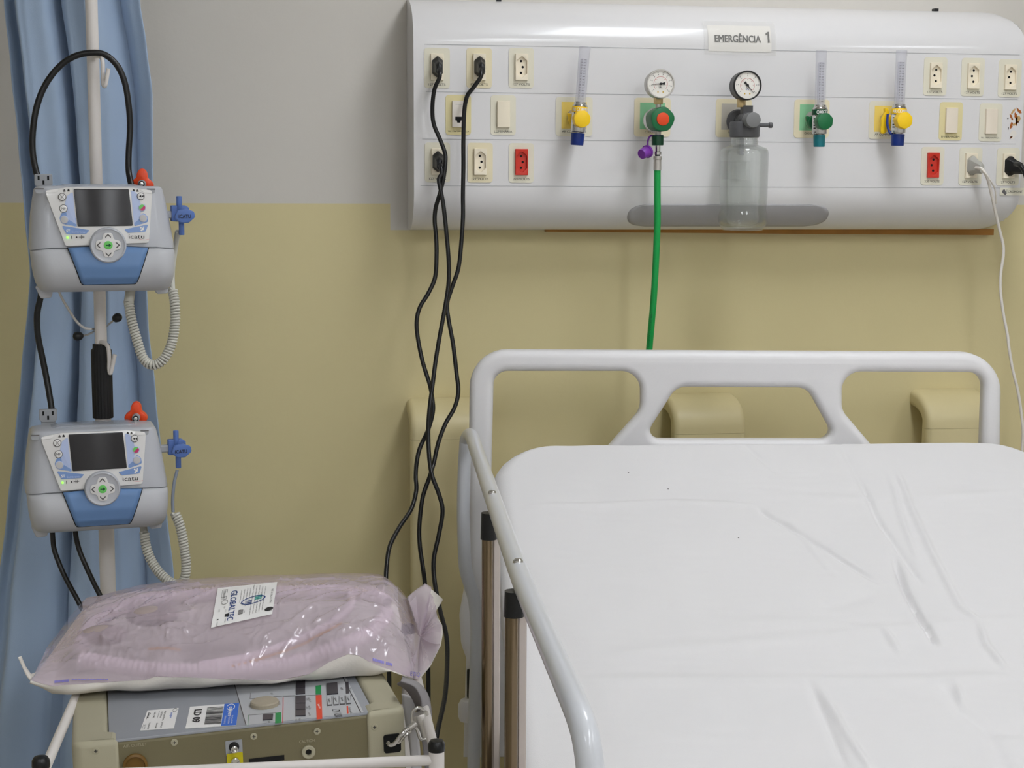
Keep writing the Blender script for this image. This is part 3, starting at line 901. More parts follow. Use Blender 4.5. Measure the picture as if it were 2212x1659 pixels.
# pale plug with a twin white lead, and a black plug at the panel corner
Tq = Matrix.Translation(SD) @ Matrix.Rotation(R_(14), 4, 'Z')
white_lead = mat('white lead', (226, 220, 212), .45)
plug_grey = mat('pale grey plug', (172, 170, 162), .3)
t = cord_thing('white_lead', 'thin white lead from the pale grey plug, falling beside the bed head', 'power cord',
    pxpath([(2108, 362, 2.672), (2122, 366, 2.650), (2134, 388, 2.648), (2143, 425, 2.655), (2152, 465, 2.665), (2160, 500, 2.670), (2167, 530, 2.672), (2167, 555, 2.672), (2162, 590, 2.672), (2161, 625, 2.67), (2167, 675, 2.665), (2176, 722, 2.66), (2180, 754, 2.655), (2188, 800, 2.65), (2199, 846, 2.645), (2207, 899, 2.64), (2210, 935, 2.635), (2207, 992, 2.63), (2204, 1080, 2.62), (2200, 1300, 2.62)]), .0027, white_lead, SD, plug_grey, Tq)
b = MB(); b.tube(smooth_path(pxpath([(2118, 363, 2.652), (2132, 378, 2.640), (2144, 398, 2.643), (2150, 412, 2.655), (2152, 440, 2.664)]), 6), .0014, white_lead, 8); b.build('second_strand', t)
Te = Matrix.Translation(SE) @ Matrix.Rotation(R_(28), 4, 'Z')
cord_thing('power_cord', 'black cord leaving the plug at the lower panel corner by the maker sticker', 'power cord',
    pxpath([(2193, 354, 2.664), (2204, 358, 2.648), (2214, 374, 2.640), (2222, 410, 2.645), (2230, 480, 2.66), (2238, 600, 2.67), (2245, 900, 2.66), (2250, 1200, 2.65)]), .0040, black_rub, SE, black_pl, Te)
# ------------------------------------------------------------------ curtain
CY = 2.605
LE = [(-900, -80), (-300, -25), (0, 6), (150, 22), (300, 38), (450, 52), (590, 64), (640, 60), (800, 45), (950, 30), (1100, 12), (1300, -12), (1659, -50), (2100, -90)]
RE = [(-900, 250), (-300, 280), (0, 303), (100, 318), (200, 330), (400, 331), (500, 326), (590, 318), (700, 322), (850, 338), (1000, 352), (1100, 362), (1250, 378), (1400, 390), (1659, 402), (2100, 420)]
def curtain():
    z0, z1 = .12, 2.62
    def vz(z):                       # picture row of a height on the curtain plane
        d = Vector((-.28, CY, z))-CAM
        return 829.5-FPX*d.dot(Uv)/d.dot(Fv)
    def pt(i, j, off=0):
        z = z1+(z0-z1)*j
        v = vz(z)
        a, c = Py(interp(LE, v), v, CY).x, Py(interp(RE, v), v, CY).x
        ph = 2*PI*(3.4*i-.9*i*i)+.5*sin(3.2*z)+.7
        w = (1-.25*math.exp(-((v-600)/160)**2))
        x = i+(.050*sin(ph+.9)+.012*sin(2.3*ph+z))*w*min(1, 6*i, 6*(1-i))
        y = .026*w*sin(ph)+.007*sin(2.1*ph+2.5*z)+.010*noise.noise(Vector((i*7, z*1.2, 1)))+.006*abs(noise.noise(Vector((i*15, z*.9, 7))))
        # creases pulled toward the tie behind the upper pump
        y += .006*math.exp(-((v-620)/180)**2)*sin(22*i+v*.012)
        return Vector((a+(c-a)*x, CY+y-off, z))
    b = MB()
    b.grid(pt, 190, 150, curtain_m)
    for i0, dz in ((.115, 0), (.43, 0)):
        b.grid(lambda i, j: pt(i0+.0045*i, j, .0012), 1, 150, curtain_seam)
    o = b.build('curtain', sharp=80, solidify=.0016)
    return tag(o, 'pale blue fabric curtain gathered in folds behind the two infusion pumps', 'curtain')
curtain()
b = MB()
b.cyl((-1.2, CY, 2.64), (.2, CY, 2.64), .012, pole_white)
for x in (-.52, -.44, -.36, -.28, -.2, -.14): b.tube([Vector((x+.016*cos(a), CY, 2.632+.018*sin(a))) for a in [2*PI*k/14 for k in range(14)]], .0018, steel, 6, closed=True)
b.cyl((-1.15, CY, 2.64), (-1.15, CY, H), .008, pole_white); b.cyl((.15, CY, 2.64), (.15, CY, H), .008, pole_white)
tag(b.build('curtain_rail'), 'white ceiling rail carrying the blue curtain', 'curtain rail')

# ------------------------------------------------------------------ IV pole
PX_, PY_ = -.2305, 2.45
def iv_pole():
    t = thing('iv_pole', 'white two part IV pole with black grip, carrying both infusion pumps', 'iv pole', (PX_, PY_, 0))
    zg0, zg1 = Py(218, 902, PY_).z, Py(218, 752, PY_).z
    zg2 = Py(218, 743, PY_).z
    b = MB(); b.cyl((PX_, PY_, .10), (PX_, PY_, zg0+.02), .0117, pole_white, 28); b.build('lower_tube', t)
    b = MB(); b.cyl((PX_, PY_, zg0), (PX_, PY_, 2.05), .0089, pole_white, 28); b.build('upper_tube', t)
    b = MB()
    b.lathe([(.0125, zg0-.001), (.0150, zg0), (.0152, zg1-.010), (.0150, zg1-.003), (.0124, zg1), (.0122, zg2), (.009, zg2+.0005)], grip_m, (PX_, PY_, 0), n=72, lob=lobes(24, .022))
    b.build('grip', t, 'black ribbed rubber grip')
    def hook(P):
        b = MB(); b.tube(smooth_path([Py(u, v, y) for u, v, y in P], 8), .0031, pole_white, 10); b.build('hook', t)
    hook([(203, 122, 2.445), (212, 121.5, 2.432), (219, 124, 2.424), (222, 138, 2.420), (222, 160, 2.418), (223, 180, 2.416), (226, 186, 2.414), (229, 178, 2.412), (234, 148, 2.410)])
    hook([(215, 738, 2.446), (228, 743, 2.430), (234, 752, 2.424), (236, 775, 2.422), (236, 796, 2.420), (238, 806, 2.418), (241, 798, 2.416), (248, 766, 2.413)])
    b = MB()
    for sx in (-1, 1): b.tube(smooth_path([(PX_, PY_, 2.03), (PX_+sx*.06, PY_, 2.045), (PX_+sx*.12, PY_, 2.03), (PX_+sx*.15, PY_, 2.05), (PX_+sx*.155, PY_, 2.08)], 6), .004, pole_white, 8)
    b.build('top_hook', t)
    for k in range(5):
        a = 2*PI*k/5+.9
        d = Vector((cos(a), sin(a), 0)); c = Vector((PX_, PY_, 0))
        b = MB(); b.tube([c+Vector((0, 0, .12)), c+d*.06+Vector((0, 0, .11)), c+d*.22+Vector((0, 0, .075))], .011, pole_white, 10)
        lg = b.build('leg', t)
        b = MB(); n = d.cross(Vector((0, 0, 1)))
        q = c+d*.225+Vector((0, 0, .025)); b.cyl(q-n*.009, q+n*.009, .025, black_pl, 24, bev=.003); b.cyl(c+d*.222+Vector((0, 0, .045)), c+d*.222+Vector((0, 0, .08)), .007, steel)
        b.build('caster', lg)
iv_pole()

# ------------------------------------------------------------------ infusion pumps
K = 1/1536
def infusion_pump(pu, pv, yaw, label, flat_text):
    c = Py(pu, pv, 2.305)
    t = thing('infusion_pump', label, 'infusion pump', (c.x, c.y, c.z-.075), 'infusion pumps on the pole')
    T = Matrix.Translation(c) @ Matrix.Rotation(R_(yaw), 4, 'Z')
    FU = [(400, .013), (440, .009), (531, 0), (545, 0)]
    FL = [(528, -.001), (545, -.0065), (575, -.009), (598, -.006), (615, .002), (626, .012), (633, .028)]
    def q(u, v, h, tab=FU): return Vector(((u-225)*K, interp(tab, v)-h, (518-v)*K))
    def L(z=0, tab=FU): return lambda p: q(225+p[0], 518-p[1], z+p[2]*K, tab)
    def c_(pts): return [(p[0]-225, 518-p[1])+tuple(p[2:]) for p in pts]
    split = lambda u, v, w: -((u-225)/150)**2*9*K*w
    def ring(v, l, r, yf, yb, rc, w):
        lx, rx = -l*K, r*K
        out = []
        for cx, cy, a0, rr in ((lx, yb, 90, .012), (lx, yf, 180, rc), (rx, yf, 270, rc), (rx, yb, 0, .012)):
            sx = 1 if cx == lx else -1; sy = -1 if cy == yb else 1
            for k in range(9):
                a = R_(a0+90*k/8)
                x = cx+sx*rr+rr*cos(a); y = cy+sy*rr+rr*sin(a)
                out.append(Vector((x, y, (518-v)*K+split(225+x/K, v, w))))
        return out
    b = MB(T)
    tab = [(403, 126, 122, .020, .085, .012), (405, 134, 128, .016, .090, .016), (410, 139, 131, .0135, .095, .020), (430, 143, 136, .0112, .10, .024), (460, 148, 142, .0072, .103, .026), (490, 151, 147, .004, .105, .027), (515, 153, 151, .001, .105, .027), (529, 154, 153, .0005, .105, .027), (531.5, 152.5, 151.5, .003, .103, .026)]
    b.loft([ring(v, l, r, yf, yb, rc, max(0, min(1, 1-(531-v)/85))) for v, l, r, yf, yb, rc in tab], pump_grey)
    b.build('upper_housing', t, sharp=50)
    b = MB(T)
    tab = [(531.5, 149, 149, .003, .102, .022), (533.5, 151.5, 152, -.001, .104, .024), (545, 151, 152.5, -.0055, .105, .026), (575, 149, 151.5, -.009, .105, .028), (598, 146, 149.5, -.006, .104, .028), (615, 142, 146.5, .002, .10, .028), (626, 136, 142, .012, .095, .026), (631, 128, 136, .024, .09, .02), (633, 118, 128, .036, .08, .014)]
    b.loft([ring(v, l, r, yf, yb, rc, max(0, min(1, 1-(v-533)/70))) for v, l, r, yf, yb, rc in tab], pump_low)
    b.build('lower_housing', t, sharp=50)
    # foot tabs under the housing
    b = MB(T)
    b.solid([rpoly(c_([(330, 620, 4), (366, 620, 4), (364, 640, 5), (340, 641, 5)]))], 14, pump_low, L(-.045), 2)
    b.build('foot', t)
    b = MB(T)
    b.solid([rpoly(c_([(80, 620, 4), (120, 622, 4), (115, 646, 6), (92, 648, 6)]))], 14, pump_low, L(-.055), 2)
    b.build('foot', t)
    # see-through carrying handle over the back edge
    b = MB(T)
    b.solid([rpoly(c_([(112, 420, 3), (118, 406, 10), (150, 399, 14), (300, 399, 14), (326, 406, 10), (334, 420, 3)]), 8)], 34, handle_m, L(-.052), 4)
    b.build('handle', t, 'clear plastic handle')
    # front bezel with its printed artwork and painted-on corner highlights
    b = MB(T)
    bz = rpoly(c_([(105, 413, 9), (150, 406, 30), (290, 406, 30), (331, 412, 9), (319, 525, 6), (144, 531, 6)]), 5)
    def fine(loop, m, z, half=.6, bevel=.8, steps=10):
        V, F = curve_mesh([loop], half*2, bevel, 2)
        b.add(V, F, m, L(z))
    fine(bz, bezel_m, .002, 1.4, 1.0)
    zt = .0044
    def pr(loop, m, z=zt): b.flat(c_(loop) if len(loop[0]) < 3 else rpoly(c_(loop)), m, L(z))
    def disc(u, v, r, m, z): b.flat(circ(r, 26, u-225, 518-v), m, L(z))
    pr([(151, 424, 4), (163, 415, 2), (168, 492, 2), (150, 480, 8), (146, 440, 8)], decal_lav)
    pr([(150, 452, 4), (156, 456, 4), (168, 472, 2), (168.5, 489, 1), (142, 484, 6), (133, 474, 8), (137, 462, 6)], decal_blue, zt+.0001)
    pr([(285, 413, 1), (292, 413, 2), (302, 424, 8), (306, 452, 8), (300, 478, 6), (289, 488, 1)], decal_lav)
    pr([(308, 458, 8), (318, 468, 6), (319, 480, 4), (290, 489, 1), (290, 482, 1), (300, 474, 3)], decal_blue, zt+.0001)
    pr([(137, 487, 2), (195, 497, 1), (188, 504.5, 2), (147, 505, 4)], decal_blue)
    pr([(268, 496, 1), (319, 485, 2), (313, 501, 4), (275, 503.5, 1)], decal_blue)
    pr([(108, 413, 4), (138, 408, 3), (128, 417, 2), (108, 418, 2)], label_white)  # whitish highlights of the top corners, put in as flat colour
    pr([(303, 409, 3), (329, 412, 3), (329, 418, 2), (312, 417, 2)], label_white)
    for u, v, m in ((146, 412.5, ink_grey), (154.5, 412, ink), (291, 412, ink), (299, 412.5, ink_grey)):
        pr([(u-2.6, v+2.4), (u+2.6, v+2.4), (u+1.8, v-1.4), (u, v-3), (u-1.8, v-1.4)], m)
    pr([(156.5, 508.5), (157.6, 508.5), (157.6, 515.5), (156.5, 515.5)], ink)
    disc(167.5, 512, 1.7, ink, zt)
    for q4 in ([(172, 511), (184, 511), (184, 512.2), (172, 512.2)], [(176.5, 507.5), (177.8, 507.5), (177.8, 515.5), (176.5, 515.5)], [(180, 508.5), (181, 508.5), (181, 514.5), (180, 514.5)]): pr(q4, ink_grey)
    b.text('icatu', L(zt), 9.5, ink, (293-225, 518-511), w=33, z=0)
    n = 10
    b.flat([(298-225+22*(k/n), 518-516.5-2.2*sin(PI*k/n)) for k in range(n+1)]+[(298-225+22*(k/n), 518-516.9-2.2*sin(PI*k/n)) for k in range(n, -1, -1)], vline, L(zt))
    b.text('Samtronic', L(zt+.0002), 4.2, decal_lav, (172-225, 518-501), w=28, z=0)
    b.text('ST', L(zt+.0002), 5.5, label_white, (150.5-225, 518-498.5), w=8, z=0, off=.03)
    for u, v, r in ((303, 492, 2), (307, 495, 2.6), (304, 498, 2), (309, 491, 1.5)): disc(u, v, r, label_white, zt+.0002)
    bo = b.build('bezel', t, 'glossy white control bezel', sharp=40)
    b = MB(T)
    b.solid([rpoly(c_([(165, 409.5, 2), (280.5, 409.5, 2), (286.5, 488, 2.5), (170.5, 489, 2.5)]))], .6, screen_m, L(zt+.0002), .3, 1)
    b.build('screen', t, 'dark display screen')
    # round buttons
    def button(u, v, r, m, extra=None, ring_m=ink_grey):
        nonlocal b
        b = MB(T); b.solid([circ(r+1.2, 28, u-225, 518-v)], .4, ring_m, L(zt+.0004), .2, 1)
        b.solid([circ(r, 28, u-225, 518-v)], .8, m, L(zt+.0007), .5, 2)
        if extra: extra()
        b.build('button', t)
    zz = zt+.0014
    def x_():
        for s in (1, -1): b.flat([(140.7-225-5, 518-426.5-5*s), (140.7-225-4.2, 518-426.5-5.6*s), (140.7-225+5, 518-426.5+5*s), (140.7-225+4.2, 518-426.5+5.6*s)], ink_grey, L(zz))
    button(140.7, 426.5, 7.2, bezel_m, x_)
    button(142.5, 451, 7.4, bezel_m, lambda: b.text('MF', L(zz), 5, ink, (142.5-225, 518-451), w=9, z=0))
    button(143.5, 474.5, 7.6, key_grey, None, decal_lav)
    button(305.5, 424.5, 7.0, bezel_m, lambda: [b.flat([(305.5-225+d-3, 518-424.5), (305.5-225+d+2, 518-421.5), (305.5-225+d+2, 518-427.5)], ink, L(zz)) for d in (-1, 4)])
    def half():
        a0 = R_(45); n = 14
        b.flat([(307.5-225+6.6*cos(a0+PI*k/n), 518-449+6.6*sin(a0+PI*k/n)) for k in range(n+1)], key_green, L(zz))
        b.flat([(307.5-225+6.6*cos(a0+PI+PI*k/n), 518-449+6.6*sin(a0+PI+PI*k/n)) for k in range(n+1)], magenta_m, L(zz))
    button(307.5, 449, 7.2, label_white, half, decal_lav)
    button(308.5, 472, 7.6, key_grey, None, decal_lav)
    b = MB(T); b.solid([circ(2.4, 16, 148.5-225, 518-512.5)], 1, led_green, L(zt+.0004), .6, 2)
    b.build('indicator_light', t, 'lit green indicator light')
    # blue door in the lower housing, with the dark gap round it
    def dgrid(x, y, grow, h):
        y = 1-(1-y)**1.7; v = 532-grow*.4+(614+grow-532)*y
        a = 149-grow+(176-149)*(v-532)/82; d = 317+grow-(317-290)*(v-532)/82
        if y > .93:
            s = (1-math.sqrt(max(0, 1-((y-.93)/.07)**2)))*5; a += s; d -= s
        u = a+(d-a)*x
        p = q(u, v, h, FL); p.z += split(u, v, max(0, min(1, 1-(v-533)/70))); return p
    b = MB(T); b.grid(lambda i, j: dgrid(i, j, 2.2, .0004), 12, 24, black_pl); b.build('door_gap', t)
    b = MB(T); b.grid(lambda i, j: dgrid(i, j, 0, .0016), 14, 26, pump_blue); b.build('door', t, 'blue front door', solidify=.0012)
    # round keypad
    def kz(z): return lambda p: Vector(((p[0]+232-225)*K, -.0060-z-p[2]*K, (518-529+p[1])*K))
    b = MB(T)
    b.lathe([(38, -14), (38.5, 6), (37, 9.5), (35, 10.5), (33.5, 9.5), (31, 8.5), (.01, 8)], pump_grey, L=kz(0), n=56)
    kp = b.build('keypad', t, 'round navigation keypad', sharp=60)
    b = MB(T)
    cr = rpoly([(-9, -26, 6), (9, -26, 6), (12, -12, 6), (26, -9, 6), (26, 9, 6), (12, 12, 6), (9, 26, 6), (-9, 26, 6), (-12, 12, 6), (-26, 9, 6), (-26, -9, 6), (-12, -12, 6)])
    b.solid([cr], 1.2, bezel_m, kz(8.8*K), .7, 2)
    for k in range(4):
        Rm = Matrix.Rotation(PI/2*k, 4, 'Z')
        ch = [(-6, 15.5), (0, 22), (6, 15.5), (6, 19), (0, 25.5), (-6, 19)]
        b.flat([tuple((Rm @ Vector((x, y*.96, 0)))[:2]) for x, y in ch], ink_grey, kz(8.8*K), 1.35)
    b.build('arrow_keys', kp)
    b = MB(T)
    b.solid([circ(9.3, 28)], 1.6, key_green, kz(8.9*K), .8, 2)
    b.flat([(-5, -1), (1, -1), (1, -4), (6, 0), (1, 4), (1, 1), (-5, 1)], dkgreen_pl, kz(8.9*K), 1.7)
    b.build('start_key', kp, 'green start key')
    # shade of the recesses at the two top corners, laid on as flat grey
    for u in (95, 328):
        b = MB(T)
        b.flat(rpoly(c_([(u-9, 409, 1), (u+9, 409, 1), (u+8, 419, 6), (u-8, 419, 6)])), conn_grey, L(.0018))
        b.flat(c_([(u-9, 408), (u+9, 408), (u+9, 410.5), (u-9, 410.5)]), ink_grey, L(.0020))
        b.build('recess_shade', t)
    # clamp at the back, its orange knob and the steel bolt
    b = MB(T)
    b.box((-.012, .12, .005), (.045, .05, .07), conn_grey)
    b.box((.045, .118, .055), (.06, .022, .03), conn_grey)
    b.build('pole_clamp', t, bevel=(.004, 2))
    o = T @ Vector(((323-225)*K, .108, (518-392)*K))
    b = MB()
    b.cyl(o+Vector((0, .012, 0)), o+Vector((0, -.006, 0)), .0142, orange_pl, 60, bev=.003, lob=lambda a: 1+.30*cos(3*a+.9))
    kn = b.build('clamp_knob', t, 'orange three lobed clamp knob')
    b = MB(); o2 = o+Vector((.0008, -.004, -.004))
    b.cyl(o2, o2+Vector((0, -.016, 0)), .0058, conn_grey, 24, bev=.001)
    b.cyl(o2+Vector((0, -.014, 0)), o2+Vector((0, -.018, 0)), .0044, black_pl, 20)
    b.cyl(o2+Vector((0, -.014, 0)), o2+Vector((0, -.0205, 0)), .0032, chrome, 18, bev=.001)
    b.build('bolt', kn, 'steel bolt end')
    # print down the side of the housing
    b = MB(T)
    for k, (z, l) in enumerate(((.030, .012), (.012, .008), (-.004, .007), (-.018, .006), (-.034, .008))):
        for m_ in range(4): b.box((-.1003, .038+.008*m_, z-.002*m_), (.0008, .003, l), ink_grey) if False else None
    return t, T, q
U1 = infusion_pump(225, 518, 9, 'upper infusion pump on the pole, under the looped black cord', True)
U2 = infusion_pump(213, 1043, 9, 'lower infusion pump on the pole, just above the lavender pouch', True)

# ------------------------------------------------------------------ drop sensors with coiled leads
def coil(path, r, wire, pitch):
    P = smooth_path(path, 40)
    d = [0]
    for a, c in zip(P, P[1:]): d.append(d[-1]+(c-a).length)
    total = d[-1]; turns = total/pitch; n = int(turns*11)
    out = []; up = None; i = 0
    for k in range(n+1):
        s = total*k/n
        while i < len(P)-2 and d[i+1] < s: i += 1
        f = (s-d[i])/max(1e-9, d[i+1]-d[i]); p = P[i].lerp(P[i+1], f); tg = (P[i+1]-P[i]).normalized()
        up = (up-tg*up.dot(tg)).normalized() if up else tg.orthogonal().normalized()
        a = 2*PI*turns*k/n
        out.append(p+(up*cos(a)+tg.cross(up)*sin(a))*r)
    return out
def drop_sensor(u, v, label, coilpts, leads, fu, fv):
    Y = 2.345
    c = Py(u, v, Y)
    t = thing('drop_sensor', label, 'drop sensor', c, 'blue drop sensors on the pumps')
    T = Matrix.Translation(c) @ Matrix.Rotation(R_(14), 4, 'Z')
    k = 1/1500
    b = MB(T)
    b.solid([rpoly([(-22, -12, 2), (6, -14, 3), (17, -8, 3), (16, 17, 4), (8, 22, 3), (-22, 22, 2)])], 9, sensor_blue, lambda p: Vector((p[0]*k, .012-p[2]*k, p[1]*k)), 2)
    b.cyl((-5*k, .008, 8*k), (-5*k, .008, 42*k), 6*k, sensor_blue, 18, bev=.001)
    b.cyl((-1*k, .008, -10*k), (-1*k, .008, -42*k), 6*k, sensor_blue, 18, bev=.001)
    b.build('body', t)
    b = MB(T)
    face = rpoly([(-20, -4, 6), (-8, -15, 8), (10, -15, 6), (24, -3, 6), (22, 9, 6), (4, 16, 12), (-14, 12, 8)], 6)
    b.solid([face], 5, sensor_blue, lambda p: Vector((p[0]*k, -.006-p[2]*k, p[1]*k)), 2)
    b.text('ICATU', lambda p: Vector((p[0]*k, -.0105-p[2]*k, p[1]*k)), 7.5, ink, (fu, fv), w=26, z=0, off=.012)
    b.build('cap', t)
    b = MB(); b.tube(coil([Py(*p) for p in coilpts], .0056, .0021, .0041), .0020, coil_m, 7)
    b.build('coiled_cable', t, 'pale grey coiled cable')
    for m, r, L in leads:
        b = MB(); b.tube(smooth_path([Py(*p) for p in L], 8), r, m, 10); b.build('cable', t)
    b = MB(T); b.box((-30*k, .014, 2*k), (22*k, .012, 16*k), conn_grey); b.build('holder', t, bevel=(.002, 2))
drop_sensor(395, 466, 'blue drop sensor on the side of the upper pump',
    [(278, 652, 2.36), (284, 690, 2.35), (296, 735, 2.345), (310, 775, 2.34), (330, 789, 2.335), (352, 778, 2.335), (370, 745, 2.34), (378, 700, 2.345), (378, 660, 2.35), (373, 625, 2.36)],
    [(coil_m, .0072, [(282, 620, 2.37), (281, 636, 2.365), (278, 654, 2.36)]), (coil_m, .004, [(373, 628, 2.36), (372, 590, 2.375), (378, 540, 2.38), (384, 500, 2.36)])], 1, -1)
drop_sensor(388, 972, 'blue drop sensor on the side of the lower pump',
    [(312, 1150, 2.36), (316, 1182, 2.355), (330, 1217, 2.35), (352, 1245, 2.34), (378, 1262, 2.33), (396, 1255, 2.328), (402, 1225, 2.33), (398, 1185, 2.335), (390, 1140, 2.34), (378, 1108, 2.345)],
    [(coil_m, .0055, [(306, 1110, 2.38), (309, 1135, 2.37), (312, 1152, 2.36)]), (grey_cable, .0024, [(374, 1106, 2.345), (373, 1080, 2.345), (376, 1045, 2.345), (383, 1015, 2.346)])], 0, -1)

# ------------------------------------------------------------------ power leads around the pumps
def iec(b, T):
    """grey three slot cable end"""
    b.T = T
    b.solid([rpoly([(-.0125, -.006, .002), (-.009, -.0105, .002), (.009, -.0105, .002), (.0125, -.006, .002), (.0125, .0085, .002), (-.0125, .0085, .002)])], .006, conn_grey, frame((0, 0, 0)), .0012)
    for x, z in ((-.0066, .003), (0, -.0035), (.0066, .003)):
        b.flat([(x-.0014, z-.003), (x+.0014, z-.003), (x+.0014, z+.003), (x-.0014, z+.003)], hole_m, frame((0, -.0061, 0)))
    b.box((.0, .006, -.010), (.020, .02, .022), conn_grey)
def lead(label, path, r, con=None, name='pump_lead', grp='black leads of the infusion pumps'):
    P = [Py(*p) for p in path]
    t = thing(name, label, 'power cord', P[0], grp)
    b = MB(); b.tube(smooth_path(P, 10), r, black_rub, 14); b.build('cord', t)
    if con:
        b = MB(); iec(b, Matrix.Translation(Py(*con)) @ Matrix.Rotation(R_(6), 4, 'Z')); b.build('connector', t, 'grey three slot cable connector', bevel=None)
lead('thick black lead looped over the pole hook above the upper pump',
    [(86, 392, 2.40), (78, 370, 2.405), (71, 330, 2.41), (71, 285, 2.412), (79, 232, 2.415), (97, 185, 2.417), (126, 146, 2.418), (160, 122, 2.418), (198, 114, 2.420), (228, 119, 2.424), (254, 143, 2.426), (270, 180, 2.426), (278, 228, 2.425), (281, 275, 2.424), (278, 330, 2.42), (278, 370, 2.415), (284, 402, 2.405), (288, 430, 2.40)], .0046, (94, 389, 2.388))
lead('thick black lead running between the upper and the lower pump',
    [(92, 600, 2.41), (88, 640, 2.41), (80, 680, 2.41), (82, 725, 2.41), (92, 775, 2.41), (101, 820, 2.408), (108, 860, 2.402), (113, 893, 2.395)], .0046, (104, 896, 2.385))
lead('black lead under the lower pump, the one nearer the curtain edge',
    [(112, 1120, 2.40), (114, 1160, 2.40), (118, 1190, 2.398), (134, 1232, 2.39), (152, 1268, 2.38), (172, 1305, 2.37), (200, 1370, 2.36), (215, 1500, 2.37), (222, 1750, 2.38), (226, 2100, 2.38), (228, 2420, 2.38)], .0038)
lead('black lead under the lower pump, the one nearer the pole',
    [(160, 1120, 2.40), (164, 1158, 2.40), (172, 1190, 2.398), (188, 1228, 2.39), (204, 1262, 2.38), (222, 1300, 2.37), (250, 1380, 2.36), (258, 1500, 2.37), (266, 1750, 2.38), (270, 2100, 2.38), (272, 2420, 2.38)], .0038)

# ------------------------------------------------------------------ stethoscope hanging behind the upper pump
def stethoscope():
    t = thing('stethoscope', 'pale stethoscope with black ear tips hanging below the upper pump', 'stethoscope', Py(205, 712, 2.44))
    b = MB()
    b.tube(smooth_path([Py(*p) for p in ((112, 560, 2.425), (120, 605, 2.428), (131, 638, 2.43), (148, 668, 2.432), (166, 695, 2.434), (182, 708, 2.434), (198, 711, 2.436))], 8), .0019, steth_m, 8)
    b.build('tubing', t)
    b = MB()
    b.tube(smooth_path([Py(*p) for p in ((196, 711, 2.436), (212, 710, 2.470), (228, 706, 2.466), (238, 698, 2.44), (246, 692, 2.43))], 6), .0015, steel, 8)
    b.tube(smooth_path([Py(*p) for p in ((204, 715, 2.466), (196, 720, 2.44), (186, 724, 2.43), (178, 725, 2.425))], 6), .0015, steel, 8)
    b.build('binaural', t)
    for p, d in (((252, 687, 2.425), (.6, -.3, .35)), ((170, 726, 2.42), (-.9, -.2, -.1))):
        o = Py(*p); d = Vector(d).normalized()
        b = MB(); b.lathe([(.002, -.007), (.0055, -.004), (.0068, .001), (.0062, .005), (.004, .0075), (.0005, .0085)], black_pl, o, d, 20)
        b.build('ear_tip', t, 'black ear tip')
stethoscope()
# ------------------------------------------------------------------ hospital bed
BB = R_(-5.5)
EX = Vector((cos(BB), sin(BB), 0)); EF = Vector((sin(BB), -cos(BB), 0))
INC = R_(25)
D1 = EF*cos(INC)-Vector((0, 0, sin(INC))); N1 = EX.cross(-D1).normalized()
if N1.z < 0: N1 = -N1
HD = Pz(1099, 964, 1.085)
BW, L1, L2 = .845, .72, 1.15
def bedpt(a, s, h=0):
    """point on the mattress top: a across, s along from the head, h above it"""
    if s <= L1: return HD+EX*a+D1*s+N1*h
    f = min(1, (s-L1)/.06)
    n = (N1*(1-f)+Vector((0, 0, 1))*f).normalized()
    d = s-L1
    return HD+EX*a+D1*L1+(EF*d-Vector((0, 0, 1))*(min(d, .06)*.2))+n*h

bed = thing('hospital_bed', 'white hospital bed with raised backrest and openwork headboard under the service panel', 'bed', HD+EX*BW/2+EF*1.0-Vector((0, 0, HD.z)))
def headboard():
    A, B = Pz(1100, 757, 1.226), Pz(2100, 763, 1.226)
    x = (B-A).normalized(); F = frame(A, x, (0, 0, 1)); n = F.col[2].to_3d()
    def c(pts):
        out = []
        for p in pts:
            h = Ppl(p[0], p[1], A, n)-A
            out.append((h.dot(x), h.z)+tuple(p[2:]))
        return out
    outer = rpoly(c([(1000, 1640, 0), (1006, 1425, .02), (995, 1395, .05), (991, 1330, .05), (1001, 1275, .04), (1008, 1240, .02), (1015, 757, .062), (2167, 763, .068), (2152, 1640, 0)]), 10)
    h1 = rpoly(c([(1060, 1040, .01), (1066, 803, .024), (1384, 803, .062), (1384, 888, .035), (1250, 1040, .01)]), 10)
    h2 = rpoly(c([(1390, 951, .015), (1462, 837, .03), (1746, 839, .03), (1808, 951, .015)]), 8)
    h3 = rpoly(c([(1955, 1046, .01), (1821, 888, .035), (1821, 804, .062), (2128, 806, .024), (2120, 1046, .01)]), 10)
    b = MB(); b.solid([outer, h1, h2, h3], .019, hb_white, F, .0125, 5, z=-.019)
    b.build('headboard', bed, sharp=60)
headboard()
